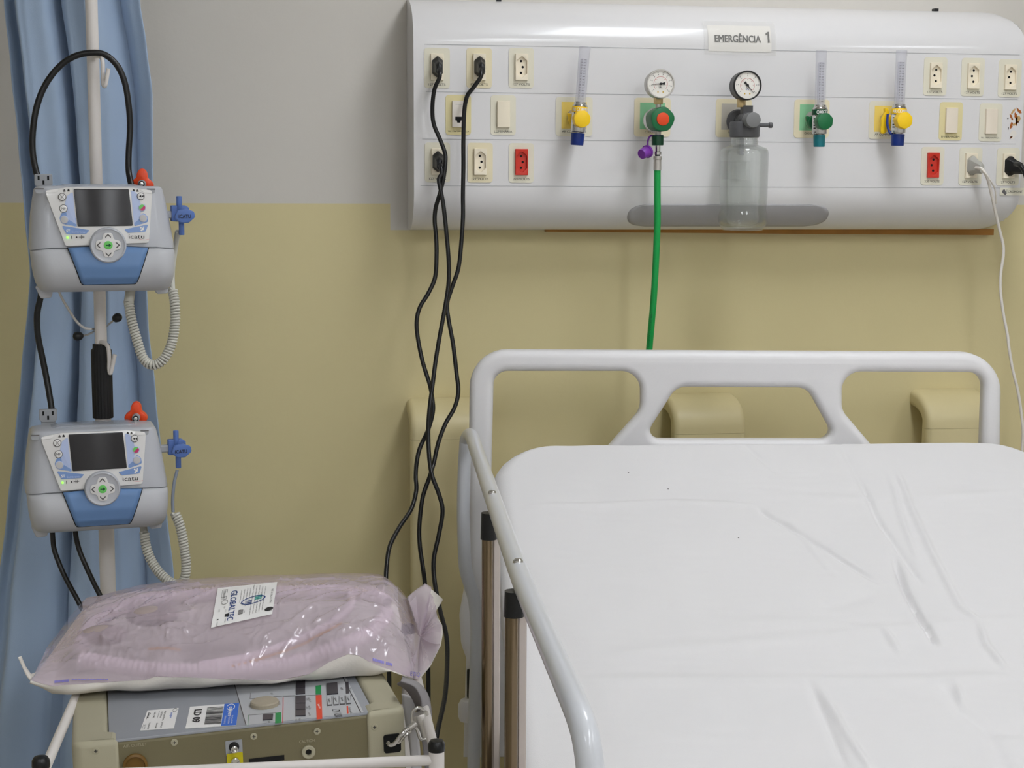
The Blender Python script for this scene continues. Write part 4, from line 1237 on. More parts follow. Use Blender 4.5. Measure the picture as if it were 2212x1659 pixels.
def side_rail():
    zr = 1.10
    path = [Py(1021, 1800, 2.54), Py(1023, 1659, 2.54), Py(1026, 1518, 2.54), Py(1029, 1426, 2.54), Py(1030, 1365, 2.54), Py(1026, 1303, 2.54), Py(1015, 1263, 2.54), Py(1006, 1230, 2.54), Py(1003, 1190, 2.54), Py(1001, 1100, 2.54), Py(1003, 1010, 2.54), Py(1006, 965, 2.535)]
    low = smooth_path(path, 6)
    r0 = Pz(1017, 940, zr)
    bend = smooth_path([low[-1], Py(1008, 948, 2.532), r0, Pz(1030, 975, zr)], 6)
    top = smooth_path([Pz(1030, 975, zr), Pz(1058, 1057, zr), Pz(1102, 1183, zr), Pz(1135, 1273, zr), Pz(1200, 1424, zr), Pz(1240, 1518, zr), Py(1255, 1556, 1.138), Py(1266, 1596, 1.124), Py(1275, 1660, 1.118), Py(1280, 1760, 1.115), Py(1283, 2100, 1.115)], 8)
    top += [Vector((top[-1].x, top[-1].y, z)) for z in (top[-1].z-.15, .37, .352)]
    low = [Vector((low[0].x, low[0].y, z)) for z in (.352, .37, low[0].z-.1)]+low
    b = MB(); b.tube(low+bend[1:]+top[1:], .0108, bed_white, 20)
    rail = b.build('side_rail', bed, 'white bent tube side rail')
    for (u, v0, uc, us) in ((1052.5, 1165, 1072, 1056), (1105, 1332, 1127, 1110)):
        y = Pz({1052.5: 1075, 1105: 1133}[u], v0-65, zr).y
        p = Py(u, v0, y); q = Py(uc, v0, y+.012); s = Py(us, v0, y)
        b = MB(); b.cyl((p.x, y, .35), (p.x, y, zr-.015), .0068, post_chrome, 24); b.build('post', rail, 'chrome rail post')
        b = MB(); b.box((q.x, y+.012, (zr-.01+.35)/2), (.0090, .012, zr-.01-.35), satin_bar); b.build('flat_bar', rail, 'flat satin metal bar', bevel=(.0015, 2))
        b = MB(); b.lathe([(.0082, s.z), (.0104, s.z+.0005), (.0100, zr-.02), (.0095, zr-.004)], black_rub, (s.x, y, 0), n=28); b.build('sleeve', rail, 'black plastic sleeve')
    for u, v in ((1063, 1066), (1119, 1215)):
        o = Pz(u, v, zr+.0095)
        b = MB(); b.lathe([(.0055, 0), (.0050, .0025), (.003, .0042), (.0002, .0048)], chrome, o, (0, 0, 1), 18); b.build('bolt', rail, 'domed chrome bolt')
    for z in (.36,):
        b = MB(); a = Py(1052, 1165, Pz(1075, 1100, zr).y); c = Py(1105, 1332, Pz(1133, 1267, zr).y)
        b.tube([Vector((low[0].x, 2.54, z)), Vector((a.x, a.y, z)), Vector((c.x, c.y, z)), Vector((top[-1].x, 1.115, z))], .011, bed_white, 14); b.build('lower_bar', rail)
side_rail()
def corner_bumper():
    p = Py(1013, 1532, 2.59)
    b = MB()
    b.lathe([(.004, -.020), (.016, -.019), (.0185, -.012), (.0185, .008), (.014, .0165), (.004, .019)], hb_white, p, (0, 0, 1), 28)
    w = b.build('corner_bumper', bed, 'white corner bumper wheel')
    q = Py(1016, 1478, 2.59)
    b = MB(); b.cyl((q.x, q.y, q.z-.024), (q.x, q.y, q.z+.026), .0062, black_rub, 18, bev=.002); b.build('black_sleeve', w, 'black rubber sleeve')
    b = MB(); b.cyl((p.x, p.y, p.z-.02), (p.x, p.y, q.z-.02), .004, steel, 12); b.build('axle', w)
corner_bumper()
def bed_frame():
    TH = .135
    b = MB()
    def sl(a, s, h): return bedpt(a, s, h)
    V = []
    for s in (.03, .3, .6, L1):
        V.append([sl(.03, s, -TH-.005), sl(BW-.03, s, -TH-.005), sl(BW-.03, s, -TH-.03), sl(.03, s, -TH-.03)])
    b.loft(V, bed_white); b.build('backrest_platform', bed)
    b = MB(); V = []
    for s in (L1+.06, L1+L2): V.append([sl(.03, s, -TH-.005), sl(BW-.03, s, -TH-.005), sl(BW-.03, s, -TH-.03), sl(.03, s, -TH-.03)])
    b.loft(V, bed_white); b.build('seat_platform', bed)
    zf = .52
    h0 = HD+EX*.06+EF*.03; 
    b = MB()
    for a in (.08, BW-.08):
        p = HD+EX*a+EF*-.02; q = HD+EX*a+EF*1.85
        p.z = q.z = zf; b.tube([p, q], .022, bed_white, 12)
    for s in (.0, .75, 1.4, 1.83):
        p = HD+EX*.08+EF*s; q = HD+EX*(BW-.08)+EF*s; p.z = q.z = zf; b.tube([p, q], .020, bed_white, 12)
    for s in (L1+.1, 1.55):
        for a in (.14, BW-.14):
            p = HD+EX*a+EF*s; q = p.copy(); p.z = zf; q.z = bedpt(a, s, -TH-.03).z; b.tube([p, q], .018, bed_white, 12)
    for a in (.2, BW-.2):
        p = HD+EX*a+EF*.75; p.z = zf; b.tube([p, bedpt(a, .25, -TH-.025)], .014, steel, 12)
    b.build('frame', bed)
    for s in (.12, 1.75):
        for a in (.08, BW-.08):
            p = HD+EX*a+EF*s; b = MB(); b.cyl((p.x, p.y, .1), (p.x, p.y, zf), .021, bed_white); lg = b.build('leg', bed)
            b = MB(); b.cyl(Vector((p.x, p.y, .06))-EX*.016, Vector((p.x, p.y, .06))+EX*.016, .06, black_rub, 32, bev=.006); b.cyl((p.x, p.y, .06), (p.x, p.y, .12), .012, steel); b.build('caster', lg)
    b = MB()
    for a in (.09, BW-.09):
        p = HD+EX*a+EF*-.02; p.z = zf
        q = p-EF*.14; b.tube([p, q], .014, bed_white, 12)
    b.build('headboard_bracket', bed)
bed_frame()

def mattress():
    b = MB(); rings = []
    for s in (.012, .02, .1, .3, .5, L1-.03, L1+.05, .9, 1.3, 1.8, 1.86, 1.868):
        e = .03 if s in (.012, 1.868) else .0
        rings.append([bedpt(.018+e, s, -.012-e), bedpt(BW-.018-e, s, -.012-e), bedpt(BW-.018-e, s, -.130+e), bedpt(.018+e, s, -.130+e)])
    b.loft(rings, mattress_m)
    return tag(b.build('mattress', bevel=(.012, 3)), 'bed mattress wrapped under the white sheet', 'mattress')
mattress()

# creases left by folding and sitting, measured on the sheet: (picture polyline, height, width)
CR = [([(1640, 1098), (1658, 1113), (1780, 1182), (1894, 1257)], -0.0066, 0.0043), ([(1854, 1030), (1900, 1130), (1960, 1215), (1992, 1262)], -0.0053, 0.0043), ([(1940, 1020), (1958, 1072), (2010, 1190), (2075, 1312), (2115, 1342)], 0.0049, 0.0051),
      ([(1922, 1020), (1945, 1110), (1985, 1225)], 0.0038, 0.0043), ([(1930, 1200), (1955, 1275), (1995, 1348), (2003, 1356), (2022, 1390)], -0.0104, 0.0051), ([(1908, 1356), (1948, 1415)], 0.0057, 0.0051), ([(2115, 1342), (2130, 1392), (2176, 1446)], 0.0061, 0.0051),
      ([(1300, 1420), (1462, 1402), (1620, 1388), (1904, 1362)], 0.0030, 0.0120), ([(1100, 1096), (1462, 1083), (1643, 1092)], 0.0030, 0.0051), ([(1230, 1471), (1600, 1470), (2030, 1466), (2212, 1458)], 0.0030, 0.0084), ([(1748, 1473), (1790, 1570), (1829, 1659)], -0.0049, 0.0051),
      ([(1774, 1490), (1830, 1590), (1885, 1670)], 0.0049, 0.0051), ([(2028, 1466), (2075, 1535), (2135, 1580), (2212, 1584)], -0.0030, 0.0084), ([(2064, 1470), (2080, 1530)], 0.0047, 0.0051), ([(1600, 955), (1678, 1022)], -0.0029, 0.0043), ([(1815, 958), (1850, 1030)], -0.0023, 0.0043),
      ([(1341, 1576), (1603, 1603)], 0.0018, 0.0168), ([(1200, 1366), (1330, 1370), (1420, 1390)], 0.0015, 0.0144), ([(1150, 1262), (1300, 1258), (1450, 1272)], 0.0011, 0.0144), ([(1760, 1310), (1830, 1305), (1888, 1278)], -0.0030, 0.0120), ([(1560, 1340), (1700, 1345), (1860, 1350)], 0.0022, 0.0120),
      ([(1660, 1070), (1900, 1080), (2110, 1066), (2212, 1060)], 0.0016, 0.0084), ([(1180, 1478), (1330, 1462), (1700, 1466)], 0.0012, 0.0144), ([(2130, 1570), (2165, 1640), (2180, 1680)], -0.0040, 0.0096), ([(1850, 1360), (2000, 1350), (2115, 1342), (2212, 1338)], 0.0024, 0.0084), ([(1690, 1108), (1800, 1240)], 0.0027, 0.0051), ([(1360, 1170), (1460, 1250), (1470, 1360)], 0.0007, 0.0144)]
def to_bed(u, v):
    p = Ppl(u, v, HD, N1)-HD
    return p.dot(EX), p.dot(D1)
CRL = []
for L, h, w in CR:
    q = [to_bed(*p) for p in L]
    for i, (p0, p1) in enumerate(zip(q, q[1:])): CRL.append((p0, p1, h, w, i == 0, i == len(q)-2))
def crease(a, s):
    z = 0
    best = {}
    for (p0, p1, h, w, st, en) in CRL:
        dx, dy = p1[0]-p0[0], p1[1]-p0[1]
        l2 = dx*dx+dy*dy
        t = ((a-p0[0])*dx+(s-p0[1])*dy)/l2
        tt = max(0, min(1, t))
        ex, ey = a-p0[0]-dx*tt, s-p0[1]-dy*tt
        d2 = ex*ex+ey*ey
        if d2 > 9*w*w: continue
        f = 1
        if st: f *= min(1, .25+tt*2)
        if en: f *= min(1, .25+(1-tt)*2)
        v = h*f*math.exp(-d2/(w*w))
        k = (h, w)
        if k not in best or abs(v) > abs(best[k]): best[k] = v
    return sum(best.values())
def sheet():
    RE_, RC = .030, .075
    NA, NS = 250, 330
    SL = L1+L2
    def ext(s):
        d = 0
        if s < RC: d = RC-math.sqrt(max(0, RC*RC-(RC-s)**2))
        return d
    srow = [RC*(1-cos(PI/2*k/14)) for k in range(14)]+[RC+(.80-RC)*k/(NS-60) for k in range(NS-60)]+[.80+(SL-.80)*k/46 for k in range(47)]
    P = []
    def top(a, s):
        h = crease(a, s) if s < .8 else 0
        h += .0022*noise.noise(Vector((a*5, s*9, 2)))+0.0015*noise.noise(Vector((a*12, s*26, 5)))+.0004*noise.noise(Vector((a*25, s*90, 9)))
        return h
    for s in srow:
        d = ext(s)
        row = []
        for i in range(NA+1):
            a = d+(BW-2*d)*i/NA
            e = min(a-d, BW-d-a)
            ed = min(1, e/.03)
            row.append(bedpt(a, s, top(a, s)*ed))
        P.append(row)
    b = MB()
    V = [p for r in P for p in r]; w = NA+1
    Fc = [(j*w+i, j*w+i+1, (j+1)*w+i+1, (j+1)*w+i) for j in range(len(srow)-1) for i in range(NA)]
    # rounded edge and the part tucked down the sides
    edge = [(j, 0) for j in range(len(srow)-1, -1, -1)]+[(0, i) for i in range(1, NA)]+[(j, NA) for j in range(len(srow))]
    ids = [j*w+i for j, i in edge]
    m = len(edge)
    outs = []
    for k in range(m):
        j, i = edge[k]
        p0 = V[ids[max(0, k-1)]]; p1 = V[ids[min(m-1, k+1)]]
        t = (p1-p0); t.z = 0; t.normalize()
        n = Vector((-t.y, t.x, 0))
        mid = HD+EX*BW/2+EF*max(.25, min(srow[j], SL-.25))
        if (V[ids[k]]-mid).dot(n) < 0: n = -n
        outs.append(n)
    prev = ids
    for r in range(1, 17):
        if r <= 6:
            a = PI/2*r/6; dx, dz = RE_*sin(a), RE_*(1-cos(a))
        else: dx, dz = RE_, RE_+.115*(r-6)/10
        cur = []
        for k in range(m):
            j, i = edge[k]
            f = max(0, (r-5)/11)
            wv = .004*f*sin(k*.13+2*sin(k*.031))+.003*f*noise.noise(Vector((k*.09, r*.2, 3)))
            if srow[j] < .1: wv *= .06
            tuck = -.022*max(0, (r-7)/9)
            cur.append(len(V)); V.append(V[ids[k]]+outs[k]*(dx+wv+tuck)-Vector((0, 0, dz)))
        for k in range(m-1): Fc.append((prev[k], prev[k+1], cur[k+1], cur[k]))
        prev = cur
    b.add(V, Fc, sheet_m)
    for u, v in ((1357, 1023), (1443, 1057), (1595, 1162)):
        a, s = to_bed(u, v); o = bedpt(a, s, top(a, s)+.0006)
        b.flat(rpoly([(-.0012, -.0007), (.001, -.0012), (.0014, .0006), (-.0004, .0012)]), ink_grey, frame(o, EX, -D1))
    o = b.build('bed_sheet', sharp=70)
    return tag(o, 'white creased bed sheet stretched over the raised backrest', 'bed sheet')
sheet()
# ------------------------------------------------------------------ equipment cart
CFL, CFR = Pz(88, 1642, .897), Pz(943, 1606, .897)
def cart():
    x = (CFR-CFL); x.z = 0; wid = x.length; x.normalize(); yb = Vector((-x.y, x.x, 0)); dep = .46
    t = thing('equipment_cart', 'white tubular cart with black capped corner posts carrying the ventilator', 'cart', ((CFL.x+CFR.x)/2, CFL.y+dep/2, 0))
    base = Vector((CFL.x, CFL.y, 0))
    cs = [base, base+x*wid, base+x*wid+yb*dep, base+yb*dep]
    up = Vector((0, 0, 1))
    for c in cs:
        b = MB(); b.cyl(c+up*.09, c+up*.893, .0085, pole_white, 24); p = b.build('post', t)
        b = MB(); b.lathe([(.0092, .889), (.0095, .892), (.0092, .897), (.007, .9005), (.0005, .902)], black_rub, c, n=24); b.build('cap', p, 'black plastic post cap')
        b = MB(); b.cyl(c+up*.035-yb*.01, c+up*.035+yb*.01, .035, black_pl, 24, bev=.004); b.cyl(c+up*.04, c+up*.095, .006, steel, 12); b.build('caster', p)
    for i in range(4):
        for z in (.8785,):
            b = MB(); b.cyl(cs[i]+up*z, cs[(i+1) % 4]+up*z, .0058, pole_white, 18); b.build('guard_rail', t)
    for z in (.782, .35):
        b = MB()
        b.loft([[c+up*(z+dz) for c in cs] for dz in (-.006, .006)], pole_white); b.build('shelf', t)
cart()

# ------------------------------------------------------------------ ventilator
FL, FR = Vector((-.209, 1.752, .8785)), Vector((.165, 1.788, .8895))
VX = (FR-FL).normalized(); VW = (FR-FL).length
VB = Vector((-VX.y, VX.x, 0)).normalized()
VZ = VX.cross(VB).normalized()
VM = Matrix((VX, VB, VZ)).transposed().to_4x4(); VM.translation = FL
VD, VH = .265, .083
def vt(u, v, h=0):
    p = Ppl(u, v, FL+VZ*h, VZ)-FL
    return (p.dot(VX), p.dot(VB))
def vfr(u, v):
    p = Ppl(u, v, FL, VB)-FL
    return (p.dot(VX), p.dot(VZ))
def ventilator():
    t = thing('ventilator', 'beige portable ventilator lying face up on the cart under the lavender pouch', 'ventilator', VM @ Vector((VW/2, VD/2, -VH-.003)))
    def bx(a0, a1, b0, b1, z0, z1): return ((a0+a1)/2, (b0+b1)/2, (z0+z1)/2), (a1-a0, b1-b0, z1-z0)
    b = MB(VM); b.box(*bx(.022, VW-.022, .004, VD-.004, -VH, -.002), vent_body); b.build('body', t, bevel=(.003, 3))
    fl = vt(244, 1505)[0]
    for s in (0, 1):
        b = MB(VM)
        e = [(0, 0, .012), (.050, 0, .004), (.050, .030, .005), (.040, .036, .004), (.040, VD-.036, .004), (.050, VD-.030, .005), (.050, VD, .004), (0, VD, .012)]
        if s: e = [(VW-p[0]*.9, p[1], p[2]) for p in e][::-1]
        b.solid([rpoly(e)], (VH+.004)/2, vent_bump, Matrix.Translation((0, 0, -(VH+.004)/2+.003)), .007, 4)
        bo = b.build('end_bumper', t, 'pale beige end bumper', sharp=60)
        if s:
            b = MB(VM)
            c0 = vfr(847, 1605)
            b.solid([rrect(.020, .022, .003)], .0015, hole_m, Matrix.Translation((c0[0], -.0008, c0[1])) @ Matrix.Rotation(PI/2, 4, 'X'))
            b.build('strap_socket', bo)
    top = Matrix.Translation((0, 0, .0))
    def ply(L, m, z, mb): mb.flat([vt(u, v) for u, v in L], m, top, z)
    b = MB(VM)
    a0, a1 = .0405, VW-.0365
    b.solid([rpoly([(a0, .0055, .002), (a1, .0055, .002), (a1, VD-.02, .002), (a0, VD-.02, .002)])], .0016, vent_face, Matrix.Translation((0, 0, -.0006)), .0005, 1)
    z = .0012
    va = vt(530, 1560)[0]; vc = vt(788, 1545)[0]
    b.flat([(va, .0065), (vc, .0065), (vc, VD-.022), (va, VD-.022)], vent_panel, top, z)
    b.flat([(va-.001, .0065), (va, .0065), (va, VD-.022), (va-.001, VD-.022)], ink_grey, top, z+.0002)
    b.flat([(vc-.004, .0065), (vc-.003, .0065), (vc-.003, VD-.022), (vc-.004, VD-.022)], disp_m, top, z+.0002)
    z1 = z+.0002
    P = [([(595, 1542.3), (608, 1541), (608, 1564), (594.5, 1565.2)], vgreen), ([(611, 1509.4), (612.7, 1509.2), (611.8, 1564), (610, 1564.2)], vline), ([(681.6, 1483.7), (694, 1482), (694, 1501.8), (682, 1502.6)], vgreen),
         ([(682, 1504.4), (694.8, 1503.5), (696.5, 1555), (684.2, 1556.8)], vred), ([(748.6, 1527.5), (752, 1527.2), (753.2, 1543.6), (749.6, 1544)], vred), ([(746, 1475), (753, 1475), (754.6, 1500), (747.4, 1501)], disp_m),
         ([(541, 1499), (541.8, 1499), (540.6, 1512), (539.6, 1512)], ink_grey), ([(540, 1512), (612, 1506), (638, 1505), (638, 1504.3), (612, 1505.2), (540, 1511.3)], ink_grey), ([(536.5, 1547), (596, 1541.6), (596, 1542.3), (537, 1547.7)], ink_grey), ([(536.5, 1547), (537.3, 1547), (536, 1572), (535, 1572)], vgreen), ([(612, 1507), (694, 1502.6), (694, 1503.2), (612, 1507.6)], ink_grey)]
    for L, m in P: ply(L, m, z1, b)
    # small legends beside the displays, printed sideways
    def side_text(s, u, v, h, m, w=None, off=0): b.text(s, Matrix.Translation((*vt(u, v), 0)) @ Matrix.Rotation(-PI/2, 4, 'Z'), h, m, z=z1+.0001, w=w, off=off)
    for s, u, v, w in (('Low Min Vol', 669, 1514, .017), ('High Pres', 669, 1531, .013), ('Low Pres', 669, 1545, .011), ('LPM', 664, 1513, .006), ('cmH2O', 663, 1531, .008), ('Alarm', 648, 1557, .008), ('Mode', 640, 1558, .007), ('Sigh', 757, 1490, .006), ('PEEP', 738, 1490, .010), ('VENT', 587, 1501, .008), ('Set Value', 604, 1521, .012), ('Breath Rate', 690, 1528, .016), ('Select', 582, 1562, .008)):
        side_text(s, u, v, .0026, ink_grey if s != 'Breath Rate' else label_white, w)
    side_text('LTV 1200', 729, 1543, .0085, ink, .028)
    side_text('Pulmonetic', 757, 1537, .0030, ink_grey, .020)
    face = b.build('control_face', t, 'grey printed control face')
    def disp(L):
        c = MB(VM); c.solid([[vt(u, v) for u, v in L]], .0008, disp_m, top, z=z1+.0005); c.build('display', t, 'dark display window')
    for v0, v1 in ((1507, 1523), (1524.3, 1536.5), (1537.8, 1550)): disp([(638.7, v0), (660, v0-.6), (660, v1-.6), (638.7, v1)])
    for v0, v1 in ((1476, 1489.5), (1490.5, 1503)): disp([(639.5, v0), (659.3, v0-1.4), (659.3, v1-1.4), (639.5, v1)])
    disp([(705, 1480.3), (728.8, 1477.7), (730.6, 1501.8), (706.2, 1503.5)])
    disp([(568.6, 1547.6), (590.4, 1546.4), (589, 1557.6), (568, 1559)])
    for k, u in enumerate((706, 720, 733.5, 747)):
        v = 1509.5-k*1.2
        c = MB(VM)
        q = [vt(*p) for p in ((u, v), (u+10.8, v-.8), (u+11.8, v+17), (u+1, v+18))]
        cx = sum(p[0] for p in q)/4; cy = sum(p[1] for p in q)/4
        c.solid([q], .0007, ink_grey, top, z=z1+.0003)
        c.solid([[(cx+(p[0]-cx)*.84, cy+(p[1]-cy)*.92) for p in q]], .0009, vent_panel, top, z=z1+.0005)
        c.text(('Select', 'Silence', 'Manual', 'Low')[k], Matrix.Translation((cx, cy, 0)) @ Matrix.Rotation(-PI/2, 4, 'Z'), .0026, ink, w=.014, z=z1+.0016)
        c.build('key', t)
    o = vt(572, 1525)
    c = MB(VM); c.lathe([(.0168, 0), (.0168, .004), (.0155, .0056), (.001, .006)], tan_knob, (o[0], o[1], z), n=64, lob=lobes(40, .012)); c.build('selector_knob', t, 'round tan selector knob')
    # stickers
    def sticker(name, Lq, label, fn):
        c = MB(VM)
        Q = [Vector((*vt(u, v), 0)) for u, v in Lq]
        c.solid([[tuple(p[:2]) for p in Q]], .0003, label_white, top, z=z1+.0002)
        def S(p): return (Q[0]*(1-p[0])+Q[1]*p[0])*(1-p[1])+(Q[3]*(1-p[0])+Q[2]*p[0])*p[1]+Vector((0, 0, z1+.0007+p[2]))
        def r(x0, y0, x1, y1, m, dz=0): c.add([(x0, y0, dz), (x1, y0, dz), (x1, y1, dz), (x0, y1, dz)], [(3, 2, 1, 0)], m, S)
        def tx(s, x, y, hx, wy, m, dz=.0002, off=0):
            V, F = text_mesh(s, off)
            if not V: return
            xa = min(p.x for p in V); xb = max(p.x for p in V)
            c.add([(x+p.y/.69*hx-hx/2, y+((p.x-(xa+xb)/2)/(xb-xa))*wy, dz) for p in V], F, m, S)
        fn(r, tx, c, S)
        c.build(name, t, label)
    def ld(r, tx, c, S):
        r(.70, 0, 1, 1, lab_blue)
        random.seed(5); y = .12
        while y < .9:
            h = random.choice((.012, .012, .022, .03)); r(.36, y, .69, y+h, ink, .0001); y += h+random.choice((.014, .02, .03))
        tx('LD 09', .185, .47, .14, .60, ink, off=.035)
        tx('oxigen', .85, .36, .085, .42, label_white, off=.02)
        n = 20
        arc = [(.84+.085*cos(R_(200+320*k/n)), .17+.15*sin(R_(200+320*k/n))) for k in range(n+1)]
        inn = [(.84+.070*cos(R_(200+320*k/n)), .17+.12*sin(R_(200+320*k/n))) for k in range(n+1)]
        for k in range(n): c.add([(*arc[k], .0001), (*arc[k+1], .0001), (*inn[k+1], .0001), (*inn[k], .0001)], [(0, 1, 2, 3)], label_white, S)
        for x, s in ((.80, 'GERENCIAMENTO'), (.88, 'DE TECNOLOGIA'), (.94, 'SAUDE')): tx(s, x-.04, .74, .030, .36, label_white)
    sticker('asset_label', [(410.6, 1530), (517, 1521.7), (510.5, 1570), (400.6, 1576.4)], 'white and blue barcode label reading LD 09', ld)
    def sv(r, tx, c, S):
        n = 18
        for k in range(n):
            a, d = R_(360*k/n), R_(360*(k+1)/n)
            c.add([(.90+.07*cos(a), .11+.10*sin(a), .0001), (.90+.07*cos(d), .11+.10*sin(d), .0001), (.90+.06*cos(d), .11+.08*sin(d), .0001), (.90+.06*cos(a), .11+.08*sin(a), .0001)], [(0, 1, 2, 3)], ink_grey, S)
        tx('oxigen', .83, .36, .07, .28, lab_blue)
        for x, s, y, w in ((.60, 'PREVENTIVA', .36, .5), (.50, '12/2016', .30, .3), (.28, 'OS 1183', .28, .3), (.60, 'SETOR UTI', .82, .3), (.45, '2 A 12', .82, .22), (.22, 'VALIDADE', .82, .32), (.10, '12/17', .84, .24)): tx(s, x, y, .05, w, ink)
        tx('Gu-ir', .10, .30, .07, .30, ink, off=.02)
        for x, y0, y1 in ((.40, .08, .48), (.44, .68, .96), (.06, .10, .50), (.04, .70, .96)): r(x, y0, x+.008, y1, ink, .0001)
    sticker('service_label', [(318.8, 1537.8), (386, 1532.4), (375.8, 1576), (303.3, 1581)], 'small white service label with printed lines', sv)
    # front side: screws, ports and cast lettering
    FRM = Matrix.Translation((0, -.0002, 0)) @ Matrix.Rotation(PI/2, 4, 'X')
    yf = .004
    def F_(d): return Matrix.Translation((0, d, 0)) @ Matrix.Rotation(PI/2, 4, 'X')
    for u, v in ((207, 1622), (377, 1606), (549, 1593), (686, 1582), (809, 1570), (691, 1656)):
        p = vfr(u, v); c = MB(VM)
        d = yf if 262 < u < 790 else .0
        c.solid([circ(.0040, 20, *p)], .0006, vent_bump, F_(d-.0003), .0004, 1)
        c.flat([(p[0]-.002, p[1]-.0004), (p[0]+.002, p[1]-.0004), (p[0]+.002, p[1]+.0004), (p[0]-.002, p[1]+.0004)], ink, F_(d-.0011))
        c.flat([(p[0]-.0004, p[1]-.002), (p[0]+.0004, p[1]-.002), (p[0]+.0004, p[1]+.002), (p[0]-.0004, p[1]+.002)], ink, F_(d-.0012))
        c.build('screw', t)
    c = MB(VM); p = vfr(292, 1655)
    c.lathe([(.0135, 0), (.0135, .004), (.011, .005), (.0105, .001), (.0001, .001)], amber_m, (p[0], yf, p[1]), (0, -1, 0), 36); c.build('outlet_port', t, 'amber round outlet port')
    c = MB(VM); p = vfr(506, 1617)
    c.solid([rrect(.019, .017, .001)], .0006, conn_grey, Matrix.Translation((p[0], yf-.0004, p[1])) @ Matrix.Rotation(PI/2, 4, 'X'))
    c.lathe([(.0058, 0), (.0058, .0012)], black_pl, (p[0], yf-.001, p[1]+.001), (0, -1, 0), 24)
    c.lathe([(.0040, 0), (.0040, .007), (.0028, .0075), (.0024, .003), (.0001, .003)], chrome, (p[0], yf-.001, p[1]), (0, -1, 0), 24)
    c.build('sense_port', t, 'steel pressure port')
    c = MB(VM); p = vfr(508, 1641)
    c.solid([rrect(.018, .014, .001)], .0012, yel_con, Matrix.Translation((p[0], yf-.0008, p[1])) @ Matrix.Rotation(PI/2, 4, 'X'))
    c.lathe([(.0048, 0), (.0048, .005), (.0035, .0055), (.003, .002), (.0001, .002)], chrome, (p[0], yf-.002, p[1]-.002), (0, -1, 0), 24)
    c.build('patient_port', t, 'yellow framed port')
    c = MB(VM); p = vfr(667, 1626)
    c.lathe([(.0078, 0), (.0078, .003), (.0068, .0038), (.0040, .0038), (.0034, .0015), (.0001, .0012)], vent_bump, (p[0], yf, p[1]), (0, -1, 0), 36)
    c.cyl((p[0], yf-.001, p[1]), (p[0], yf-.0017, p[1]), .0032, hole_m, 20); c.build('alarm_port', t)
    c = MB(VM); p = vfr(577, 1643); c.box((p[0], yf-.0006, p[1]), (.040, .001, .006), hole_m); c.build('slot', t)
    c = MB(VM)
    for s, u, v, w in (('AIR OUTLET', 292, 1612, .026), ('CAUTION', 664, 1603, .018)):
        p = vfr(u, v); c.text(s, Matrix.Translation((p[0], yf-.0003, p[1])) @ Matrix.Rotation(PI/2, 4, 'X'), .0032, vent_bump, w=w, z=.0003)
    c.build('cast_lettering', t)
    # shoulder strap clipped to the end bumper
    def ribbon(pts, wv, m, name, label=None, th=.0022, par=t):
        Pth = smooth_path(pts, 8); c = MB()
        W = [Vector(w) for w in wv]; n = len(Pth)
        V = []
        for i, p in enumerate(Pth):
            f = i/(n-1)*(len(W)-1); k = min(len(W)-2, int(f)); wq = W[k].lerp(W[k+1], f-k)
            for j in range(5): V.append(p+wq*(j/4-.5))
        c.add(V, [(i*5+j, i*5+j+1, (i+1)*5+j+1, (i+1)*5+j) for i in range(n-1) for j in range(4)], m)
        return c.build(name, par, label, solidify=th)
    def band(Lf, Lb, ya, yb, m, name, label=None):
        F_p = smooth_path([Py(u, v, ya) for u, v in Lf], 8); B_p = smooth_path([Py(u, v, yb) for u, v in Lb], 8); c = MB()
        n = len(F_p); V = [p.lerp(q, j/4) for p, q in zip(F_p, B_p) for j in range(5)]
        c.add(V, [(i*5+j, i*5+j+1, (i+1)*5+j+1, (i+1)*5+j) for i in range(n-1) for j in range(4)], m)
        return c.build(name, t, label, solidify=.0016)
    band([(866, 1470), (894, 1481), (909, 1504), (913, 1534), (908, 1560)], [(870, 1462), (904, 1474), (925, 1500), (933, 1540), (934, 1588)], 1.812, 1.83, strap_m, 'shoulder_strap', 'grey webbing shoulder strap')
    band([(858, 1476), (876, 1487), (892, 1508), (901, 1530), (903, 1548)], [(866, 1471), (893, 1482), (908, 1504), (912, 1532), (908, 1556)], 1.835, 1.815, strap_in, 'strap_lining', 'dark inner face of the strap')
    band([(868, 1498), (876, 1560), (886, 1620), (892, 1700), (895, 1800)], [(893, 1506), (901, 1560), (908, 1620), (914, 1700), (917, 1800)], 1.842, 1.838, band_m, 'strap_tail', 'pale hanging strap end')
    band([(900, 1530), (909, 1580), (916, 1630), (921, 1700), (924, 1800)], [(914, 1530), (924, 1580), (931, 1630), (936, 1700), (939, 1800)], 1.834, 1.83, strap_m, 'strap_tail', 'grey hanging strap end')
    c = MB()
    y = 1.788
    c.cyl(Py(906, 1540, y), Py(922, 1594, y-.003), .0100, steel, 24, bev=.002)
    c.tube(smooth_path([Py(*p) for p in ((891, 1560, y-.012), (891, 1542, y-.012), (897, 1531, y-.012), (906, 1529, y-.010), (915, 1534, y-.008))], 6), .0020, chrome, 10)
    c.tube(smooth_path([Py(*p) for p in ((891, 1560, y-.012), (897, 1568, y-.013), (904, 1580, y-.013), (907, 1592, y-.013), (914, 1597, y-.012), (924, 1592, y-.010), (932, 1580, y-.006))], 6), .0020, chrome, 10)
    c.build('buckle', t, 'steel strap buckle')
    c = MB(); y = 1.774
    c.cyl(Py(899, 1562, y), Py(883, 1575, y-.002), .0036, steel, 16, bev=.0008)
    c.tube(smooth_path([Py(*p) for p in ((884, 1572, y-.002), (873, 1580, y-.004), (864, 1592, y-.005), (852, 1606, y-.002), (843, 1609, y), (838, 1604, y+.004))], 6), .0026, chrome, 10)
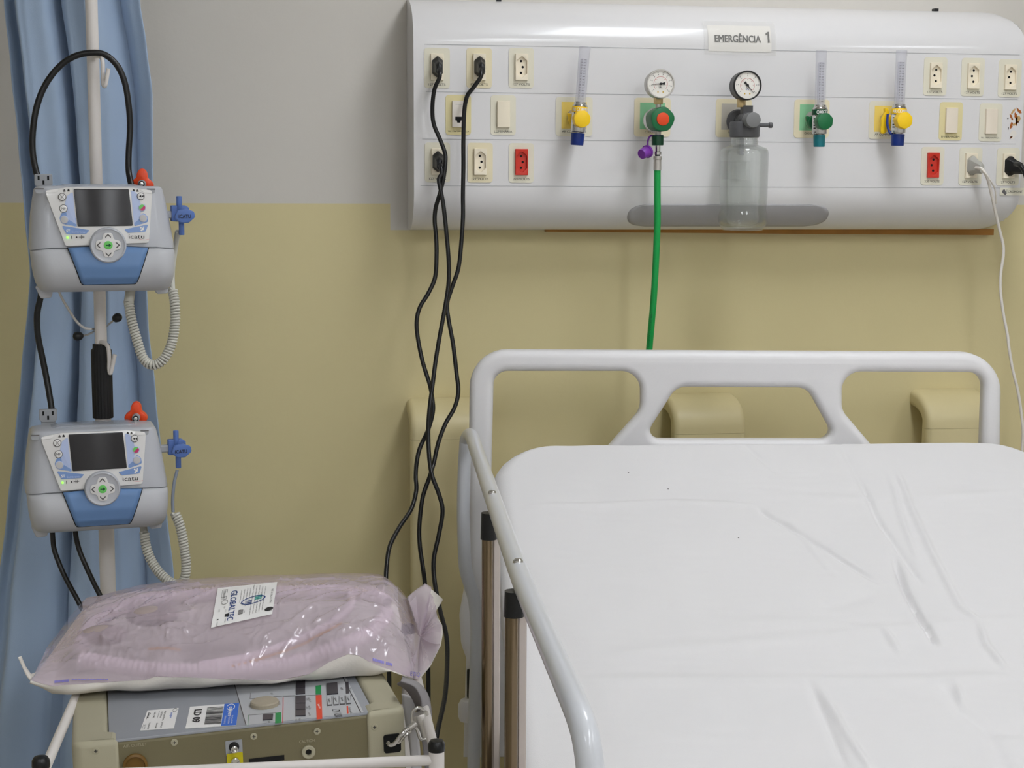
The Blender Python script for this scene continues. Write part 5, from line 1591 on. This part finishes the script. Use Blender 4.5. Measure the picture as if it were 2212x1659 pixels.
    c.tube(smooth_path([Py(*p) for p in ((887, 1580, y-.003), (876, 1588, y-.005), (866, 1600, y-.004), (858, 1605, y-.003))], 6), .0018, chrome, 8)
    c.build('clasp', t, 'steel swivel clasp')
ventilator()

# ------------------------------------------------------------------ sterile pouch with a breathing circuit inside
SEAM = [(66, 1470), (113, 1482), (180, 1477), (235, 1473), (313, 1469), (338, 1461), (400, 1463), (470, 1466), (600, 1470), (669, 1456), (710, 1431), (751, 1413), (772, 1415), (797, 1429), (840, 1446), (893, 1465)]
RIDGE = [(136, 1353), (165, 1333), (193, 1313), (235, 1297), (280, 1284), (380, 1268), (470, 1262), (600, 1256), (720, 1253), (800, 1252), (832, 1253), (850, 1264), (875, 1290), (893, 1312)]
BOT = [(66, 1474), (113, 1500), (150, 1500), (253, 1492), (330, 1492), (407, 1497), (542, 1492), (678, 1483), (768, 1465), (780, 1467), (800, 1462), (845, 1447), (893, 1467)]
def along(L, f):
    d = [0]
    for a, c in zip(L, L[1:]): d.append(d[-1]+abs(c[0]-a[0])+.35*abs(c[1]-a[1]))
    s = f*d[-1]
    for i in range(len(L)-1):
        if s <= d[i+1]+1e-9:
            t = (s-d[i])/max(1e-9, d[i+1]-d[i]); return (L[i][0]+(L[i+1][0]-L[i][0])*t, L[i][1]+(L[i+1][1]-L[i][1])*t)
    return L[-1]
YS, YRG, YB = 1.895, 2.085, 2.255
def film_pt(s, t_):
    a = Py(*along(SEAM, s), YS+.006*sin(9*s)); r = Py(*along(RIDGE, s), YRG)
    bk = Vector((r.x*.96, YB-.03*abs(2*s-1)**3, min(.925, r.z-.004)))
    ends = min(1, s/.10, (1-s)/.07)
    ends = math.sqrt(max(0, ends))
    if t_ < .55:
        f = t_/.55
        x = a.x+(r.x-a.x)*f; y = a.y+(r.y-a.y)*f
        z = a.z+(r.z-a.z)*(f*(1-ends)+ends*sin(f*PI/2)**.85)
    else:
        f = (t_-.55)/.45
        x = r.x+(bk.x-r.x)*f; y = r.y+(bk.y-r.y)*f
        z = r.z+(bk.z-r.z)*(f**2.0)
    m = min(1, 6*t_, 6*(1-t_), 8*s, 8*(1-s))
    q = Vector((s*9, t_*5, 4))
    w = noise.noise(q*.8)*.0040+noise.noise(q*1.7)*.0012
    rg = 1-abs(noise.noise(Vector((s*6+t_*5, t_*9-s*3, 8))))*2
    w += .0030*max(0, rg)**8
    rg2 = 1-abs(noise.noise(Vector((s*15-t_*7, t_*10+s*6, 2))))*2
    w += .0012*max(0, rg2)**8
    cz = 1-abs(noise.noise(Vector((s*26+3*t_, t_*20-s*8, 3))))*2
    w += .0016*max(0, cz)**5*max(0, 1-t_*1.6)*max(0, min(1, noise.noise(Vector((s*5, t_*4, 11)))*3+.4))
    fr = max(0, min(1, t_*14))*max(0, 1-abs(t_-.16)/.2)
    c2 = 1-abs(noise.noise(Vector((s*24+4*t_, t_*14-s*9, 6))))*2
    fr *= .0034*max(0, c2)**5*max(0, min(1, noise.noise(Vector((s*7, t_*5, 21)))*4+.2))
    k = 0 if .40 < s < .62 and t_ > .25 else 1
    return Vector((x, y-.3*w*m-fr*.8, z+fr*.6+(w*m*(.35+.65*k) if t_ < .6 else w*m*.25)))
def pouch():
    t = thing('sterile_pouch', 'lavender plastic pouch with paper back holding tubing, lying on the ventilator', 'pouch', (-.04, 2.0, .885))
    b = MB(); b.grid(film_pt, 250, 130, film_m)
    film = b.build('film', t, 'glossy see-through lavender film', sharp=75)
    NV, NU = 81, 151
    V = b.v; tree = BVHTree.FromPolygons(V, b.f)
    def hit(u, v, push=0):
        d = ray(u, v).normalized()
        h, n, i, ds = tree.ray_cast(CAM, d)
        if h is None: return None, None
        if n.dot(d) > 0: n = -n
        return h+d*push, n
    # paper underside: from the front seam under the bag to the back seam
    def paper(s, j):
        a = film_pt(s, 0); bt = Py(*along(BOT, s), 1.912)
        bt.z = max(bt.z, .8835+.012*s) if .22 < s < .9 else bt.z
        bk = film_pt(s, 1)
        if j < .3:
            f = j/.3; p = a.lerp(bt, f); p.y -= .005*sin(PI*f)+.002*sin(40*s+3*f); return p
        f = (j-.3)/.7
        p = bt.lerp(Vector((bk.x, bk.y, bt.z+.004)), min(1, f*1.15)) if f < .87 else Vector((bk.x, bk.y, bt.z+.004)).lerp(bk, (f-.87)/.13)
        return p
    b = MB(); b.grid(paper, 110, 24, paper_back); b.build('paper_back', t, 'white paper backing')
    # crumpled sealed end
    b = MB()
    pin = (908, 1376, 2.0)
    rim = [(880, 1289, 2.07), (898, 1274, 2.07), (918, 1260, 2.065), (932, 1268, 2.06), (929, 1280, 2.055), (936, 1290, 2.05), (937, 1300, 2.05), (941, 1307, 2.045), (944, 1330, 2.03), (943, 1336, 2.025), (953, 1348, 2.01), (954, 1366, 2.0), (951, 1390, 1.985), (951, 1396, 1.98), (930, 1435, 1.95), (914, 1455, 1.925), (903, 1467, 1.91), (890, 1466, 1.905), (868, 1456, 1.91)]
    C0 = Py(*pin); n = 7; V2 = []; F2 = []
    for i, p in enumerate(rim):
        q = Py(*p)
        for j in range(n+1):
            f = j/n; pt = C0.lerp(q, f)
            pt.y += (.010*sin(PI*f))*(1 if i % 3 else -1.3); V2.append(pt)
    for i in range(len(rim)-1):
        for j in range(n): F2.append((i*(n+1)+j, i*(n+1)+j+1, (i+1)*(n+1)+j+1, (i+1)*(n+1)+j))
    b.add(V2, F2, film_m)
    # join back to the bag body
    L = [film_pt(1, k/12*.72) for k in range(13)]
    Rr = [Py(890, 1466, 1.905).lerp(C0, min(1, k/6)) if k <= 6 else C0.lerp(Py(880, 1289, 2.07), (k-6)/6) for k in range(13)]
    V3 = []
    for p, q in zip(L, Rr):
        for j in range(5): V3.append(p.lerp(q, j/4))
    b.add(V3, [(i*5+j, i*5+j+1, (i+1)*5+j+1, (i+1)*5+j) for i in range(12) for j in range(4)], film_m)
    b.build('sealed_end', t, 'crumpled film flap', sharp=25)
    b = MB()
    pb = [(878, 1292, 2.085), (919, 1262, 2.08), (936, 1276, 2.076), (950, 1288, 2.07), (957, 1295, 2.068), (954, 1301, 2.066), (940, 1316, 2.06), (946, 1334, 2.04), (955, 1350, 2.025), (957, 1366, 2.015), (952, 1394, 1.995), (931, 1437, 1.965), (915, 1457, 1.94), (904, 1469, 1.925)]
    c0 = Py(905, 1378, 2.02)
    b.add([c0]+[Py(*p) for p in pb], [(0, i, i+1) for i in range(1, len(pb))], paper_back)
    b.build('paper_end', t, 'torn white paper edge', solidify=.0006)
    b = MB()
    lp = [((66, 1472), (78, 1452)), ((58, 1462), (66, 1456)), ((50, 1446), (55, 1440)), ((42, 1428), (48, 1424)), ((38, 1420), (46, 1417))]
    V4 = []
    for k, (p, q) in enumerate(lp): V4 += [Py(*p, 1.90-.004*k), Py(*q, 1.915-.006*k)]
    b.add(V4, [(2*i, 2*i+1, 2*i+3, 2*i+2) for i in range(len(lp)-1)], paper_back)
    b.build('paper_curl', t, solidify=.0006)
    b = MB()
    fl = [((66, 1470), (74, 1455)), ((90, 1430), (97, 1409)), ((110, 1400), (99, 1402)), ((118, 1385), (110, 1386)), ((136, 1353), (128, 1364))]
    V5 = []
    for k, (p, q) in enumerate(fl): V5 += [Py(*p, 1.905+.04*k), Py(*q, 1.915+.04*k)]
    b.add(V5, [(2*i, 2*i+1, 2*i+3, 2*i+2) for i in range(len(fl)-1)], film_m)
    b.build('film_edge', t)
    # violet print along the front seal
    for u0, v0, u1, v1, h in ((118, 1480, 150, 1477, 5), (155, 1474, 235, 1473.5, 2), (805, 1432, 848, 1444, 6)):
        A0, _ = hit(u0, v0-4); A1, _ = hit(u1, v1-4); B0, _ = hit(u0, v0-4-h); B1, _ = hit(u1, v1-4-h)
        if None in (A0, A1, B0, B1): continue
        off = Vector((0, -.0012, .0008))
        m_ = 12; b = MB()
        for k in range(m_):
            if u0 > 700 and k in (7,): continue
            f0, f1 = k/m_, (k+.8)/m_
            b.add([A0.lerp(A1, f0)+off, A0.lerp(A1, f1)+off, B0.lerp(B1, f1)+off, B0.lerp(B1, f0)+off], [(0, 1, 2, 3)], print_violet)
        b.build('seal_print', t)
    b = MB(); o = Py(897, 1455, 1.900)
    b.text('ETIQ', frame(o, (1, -.1, -.12), (.1, .1, 1)), .0050, print_violet, w=.012, z=.003)
    b.build('seal_text', t)
    # white printed label stuck on the film
    Q = [(470.7, 1274.4), (599, 1261), (588, 1330.4), (456, 1359.8)]
    def S(off):
        def f(p):
            x, y = p[0], p[1]
            u = (Q[0][0]*(1-x)+Q[1][0]*x)*(1-y)+(Q[3][0]*(1-x)+Q[2][0]*x)*y
            v = (Q[0][1]*(1-x)+Q[1][1]*x)*(1-y)+(Q[3][1]*(1-x)+Q[2][1]*x)*y
            h, n = hit(u, v)
            if h is None: h, n = Py(u, v, 2.05), Vector((0, -.5, .8))
            n = Vector((0, -.45, .89)).lerp(n, .25).normalized()
            return h+n*(off+p[2])
        return f
    b = MB()
    b.grid(lambda i, j: Vector((i, j, 0)), 22, 16, label_white, S(.0030))
    S2 = S(.0036)
    def tx(s, x, y, hx, wy, m, off=0):
        V_, F_ = text_mesh(s, off)
        xa = min(p.x for p in V_); xb = max(p.x for p in V_)
        b.add([(x+p.y/.69*hx-hx/2, y+((p.x-(xa+xb)/2)/(xb-xa))*wy, 0) for p in V_], F_, m, S2)
    tx('GLOBALTEC', .30, .52, .10, .80, logo_navy, .012)
    for k, (y0, w) in enumerate(((.30, .34), (.27, .30), (.35, .5), (.33, .45), (.5, .86), (.48, .8), (.48, .8), (.45, .74), (.42, .70))):
        tx('circuito respiratorio adulto silicone esteril', .42+.05*k, y0 if k < 4 else .46, .020, w, ink_grey)
    tx('STERILE EO', .13, .20, .038, .2, ink); 
    def rr(x0, y0, x1, y1, m): b.add([(x0, y0, 0), (x1, y0, 0), (x1, y1, 0), (x0, y1, 0)], [(0, 1, 2, 3)], m, S2)
    for x0, y0, x1, y1 in ((.09, .07, .175, .077), (.09, .32, .175, .327), (.087, .07, .092, .327), (.172, .07, .177, .327), (.09, .255, .175, .261)): rr(x0, y0, x1, y1, ink)
    n = 18
    for k in range(n):
        a, c = 2*PI*k/n, 2*PI*(k+1)/n
        e = lambda r1, r2, q: (.16+r1*cos(q), .40+r2*sin(q), 0)
        b.add([e(.055, .06, a), e(.055, .06, c), e(.049, .052, c), e(.049, .052, a)], [(0, 1, 2, 3)], ink_grey, S2)
        e = lambda r1, r2, q: (.64+r1*cos(q)*.92+r2*sin(q)*.15, .46+r2*sin(q)-r1*cos(q)*.18, 0.0002)
        b.add([e(.22, .105, a), e(.22, .105, c), e(.195, .088, c), e(.195, .088, a)], [(0, 1, 2, 3)], logo_navy, S2)
        e = lambda r1, r2, q: (.93+r1*cos(q), .82+r2*sin(q), 0)
        b.add([e(.072, .06, a), e(.072, .06, c), e(.0, .0, c)], [(0, 1, 2)], ink, S2)
    for k in range(3):
        rr(.53, .46+.045*k, .62, .485+.045*k, logo_navy); rr(.66, .34+.045*k, .78, .368+.045*k, logo_teal)
    rr(.20, .72, .27, .80, ink); rr(.075, .82, .105, .85, ink)
    for k in range(5): rr(.42, .69+.026*k, .50, .703+.026*k, ink_grey)
    for s, x, y, w in (('REF', .17, .54, .05), ('01 C15', .20, .63, .08), ('LOT', .09, .60, .05), ('M-4038', .22, .90, .10), ('M-2018', .09, .94, .10), ('11/23', .52, .75, .06)): tx(s, x, y, .022, w, ink_grey)
    tx('DIST. GLOBALTEC LTDA', .94, .42, .03, .42, ink_grey)
    b.build('label', t, 'white printed label with blue lettering')
    # the breathing circuit coiled inside
    g = thing('breathing_circuit', 'pinkish white corrugated tubing coiled inside the lavender pouch', 'breathing circuit', (-.04, 2.03, .90))
    def inside(pts, r):
        for it in range(6):
            out = []
            for p in pts:
                loc, n, i_, ds = tree.find_nearest(p)
                if n.z < 0: n = -n
                e = (p-loc).dot(n)+r+.0006
                out.append(p-n*e if e > 0 else p)
            pts = [out[0]]+[(out[i-1]+out[i]*2+out[i+1])/4 for i in range(1, len(out)-1)]+[out[-1]]
        return pts
    def path(L, push):
        out = []
        for u, v in L:
            h, n = hit(u, v, push)
            if h is not None: out.append(h)
        return smooth_path(out, 40)
    def corr(L, r, push, name='corrugated_tube'):
        P = path(L, push)
        d = 0; rs = []; pts = [P[0]]; 
        # even spacing along the tube, two rings per rib
        step = .0018; acc = 0; pts = [P[0]]
        for a, c in zip(P, P[1:]):
            seg = (c-a).length; x = step-acc
            while x <= seg: pts.append(a.lerp(c, x/seg)); x += step
            acc = (acc+seg) % step
        # lay the tube smoothly rather than following every wrinkle
        for _ in range(60): pts = [pts[0]]+[(pts[i-1]+pts[i]*2+pts[i+1])/4 for i in range(1, len(pts)-1)]+[pts[-1]]
        pts = inside(pts, r)
        rs = [r*(1 if (i//2) % 2 == 0 else .84) for i in range(len(pts))]
        c = MB(); c.tube(pts, rs, tube_white, 18); c.build(name, g)
    corr([(175, 1420), (215, 1428), (260, 1438), (320, 1446), (400, 1450), (520, 1446), (620, 1434), (690, 1412), (760, 1385), (815, 1352), (840, 1320)], .0105, .0145)
    corr([(176, 1388), (190, 1350), (235, 1318), (310, 1293), (400, 1280), (490, 1275), (600, 1272), (720, 1270), (800, 1275), (840, 1300)], .0105, .016)
    for L, r, m, pu, nm in (([(430, 1438), (520, 1424), (600, 1400), (680, 1366), (735, 1332), (760, 1302), (750, 1276), (700, 1268)], .0060, tube_white, .010, 'smooth_tube'), ([(500, 1440), (600, 1412), (690, 1372), (738, 1346)], .0014, tube_orange, .004, 'orange_line'), ([(320, 1402), (360, 1400), (390, 1404)], .0014, tube_orange, .004, 'orange_line')):
        P = path(L, pu)
        for _ in range(200): P = [P[0]]+[(P[i-1]+P[i]*2+P[i+1])/4 for i in range(1, len(P)-1)]+[P[-1]]
        P = inside(P, r); c = MB(); c.tube(P, r, m, 12); c.build(nm, g)
    amber_sil = mat('amber silicone', (176, 160, 156), .35)
    for u, v, sx, sy in ((225, 1372, .030, .016), (330, 1330, .034, .020)):
        h, n_ = hit(u, v, .024)
        c = MB(); c.ball(h, 1, amber_sil, 20, (sx, sy, .013)); c.build('filter', g, 'brownish soft bag')
pouch()

# ------------------------------------------------------------------ light and exposure
w = bpy.data.worlds.new('world'); sc.world = w
w.use_nodes = True
w.node_tree.nodes['Background'].inputs[0].default_value = (.8, .85, .9, 1)
w.node_tree.nodes['Background'].inputs[1].default_value = .05
sc.view_settings.view_transform = 'Standard'
sc.view_settings.look = 'None'
sc.view_settings.exposure = 0
sc.view_settings.gamma = 1
sc.view_settings.use_curve_mapping = False
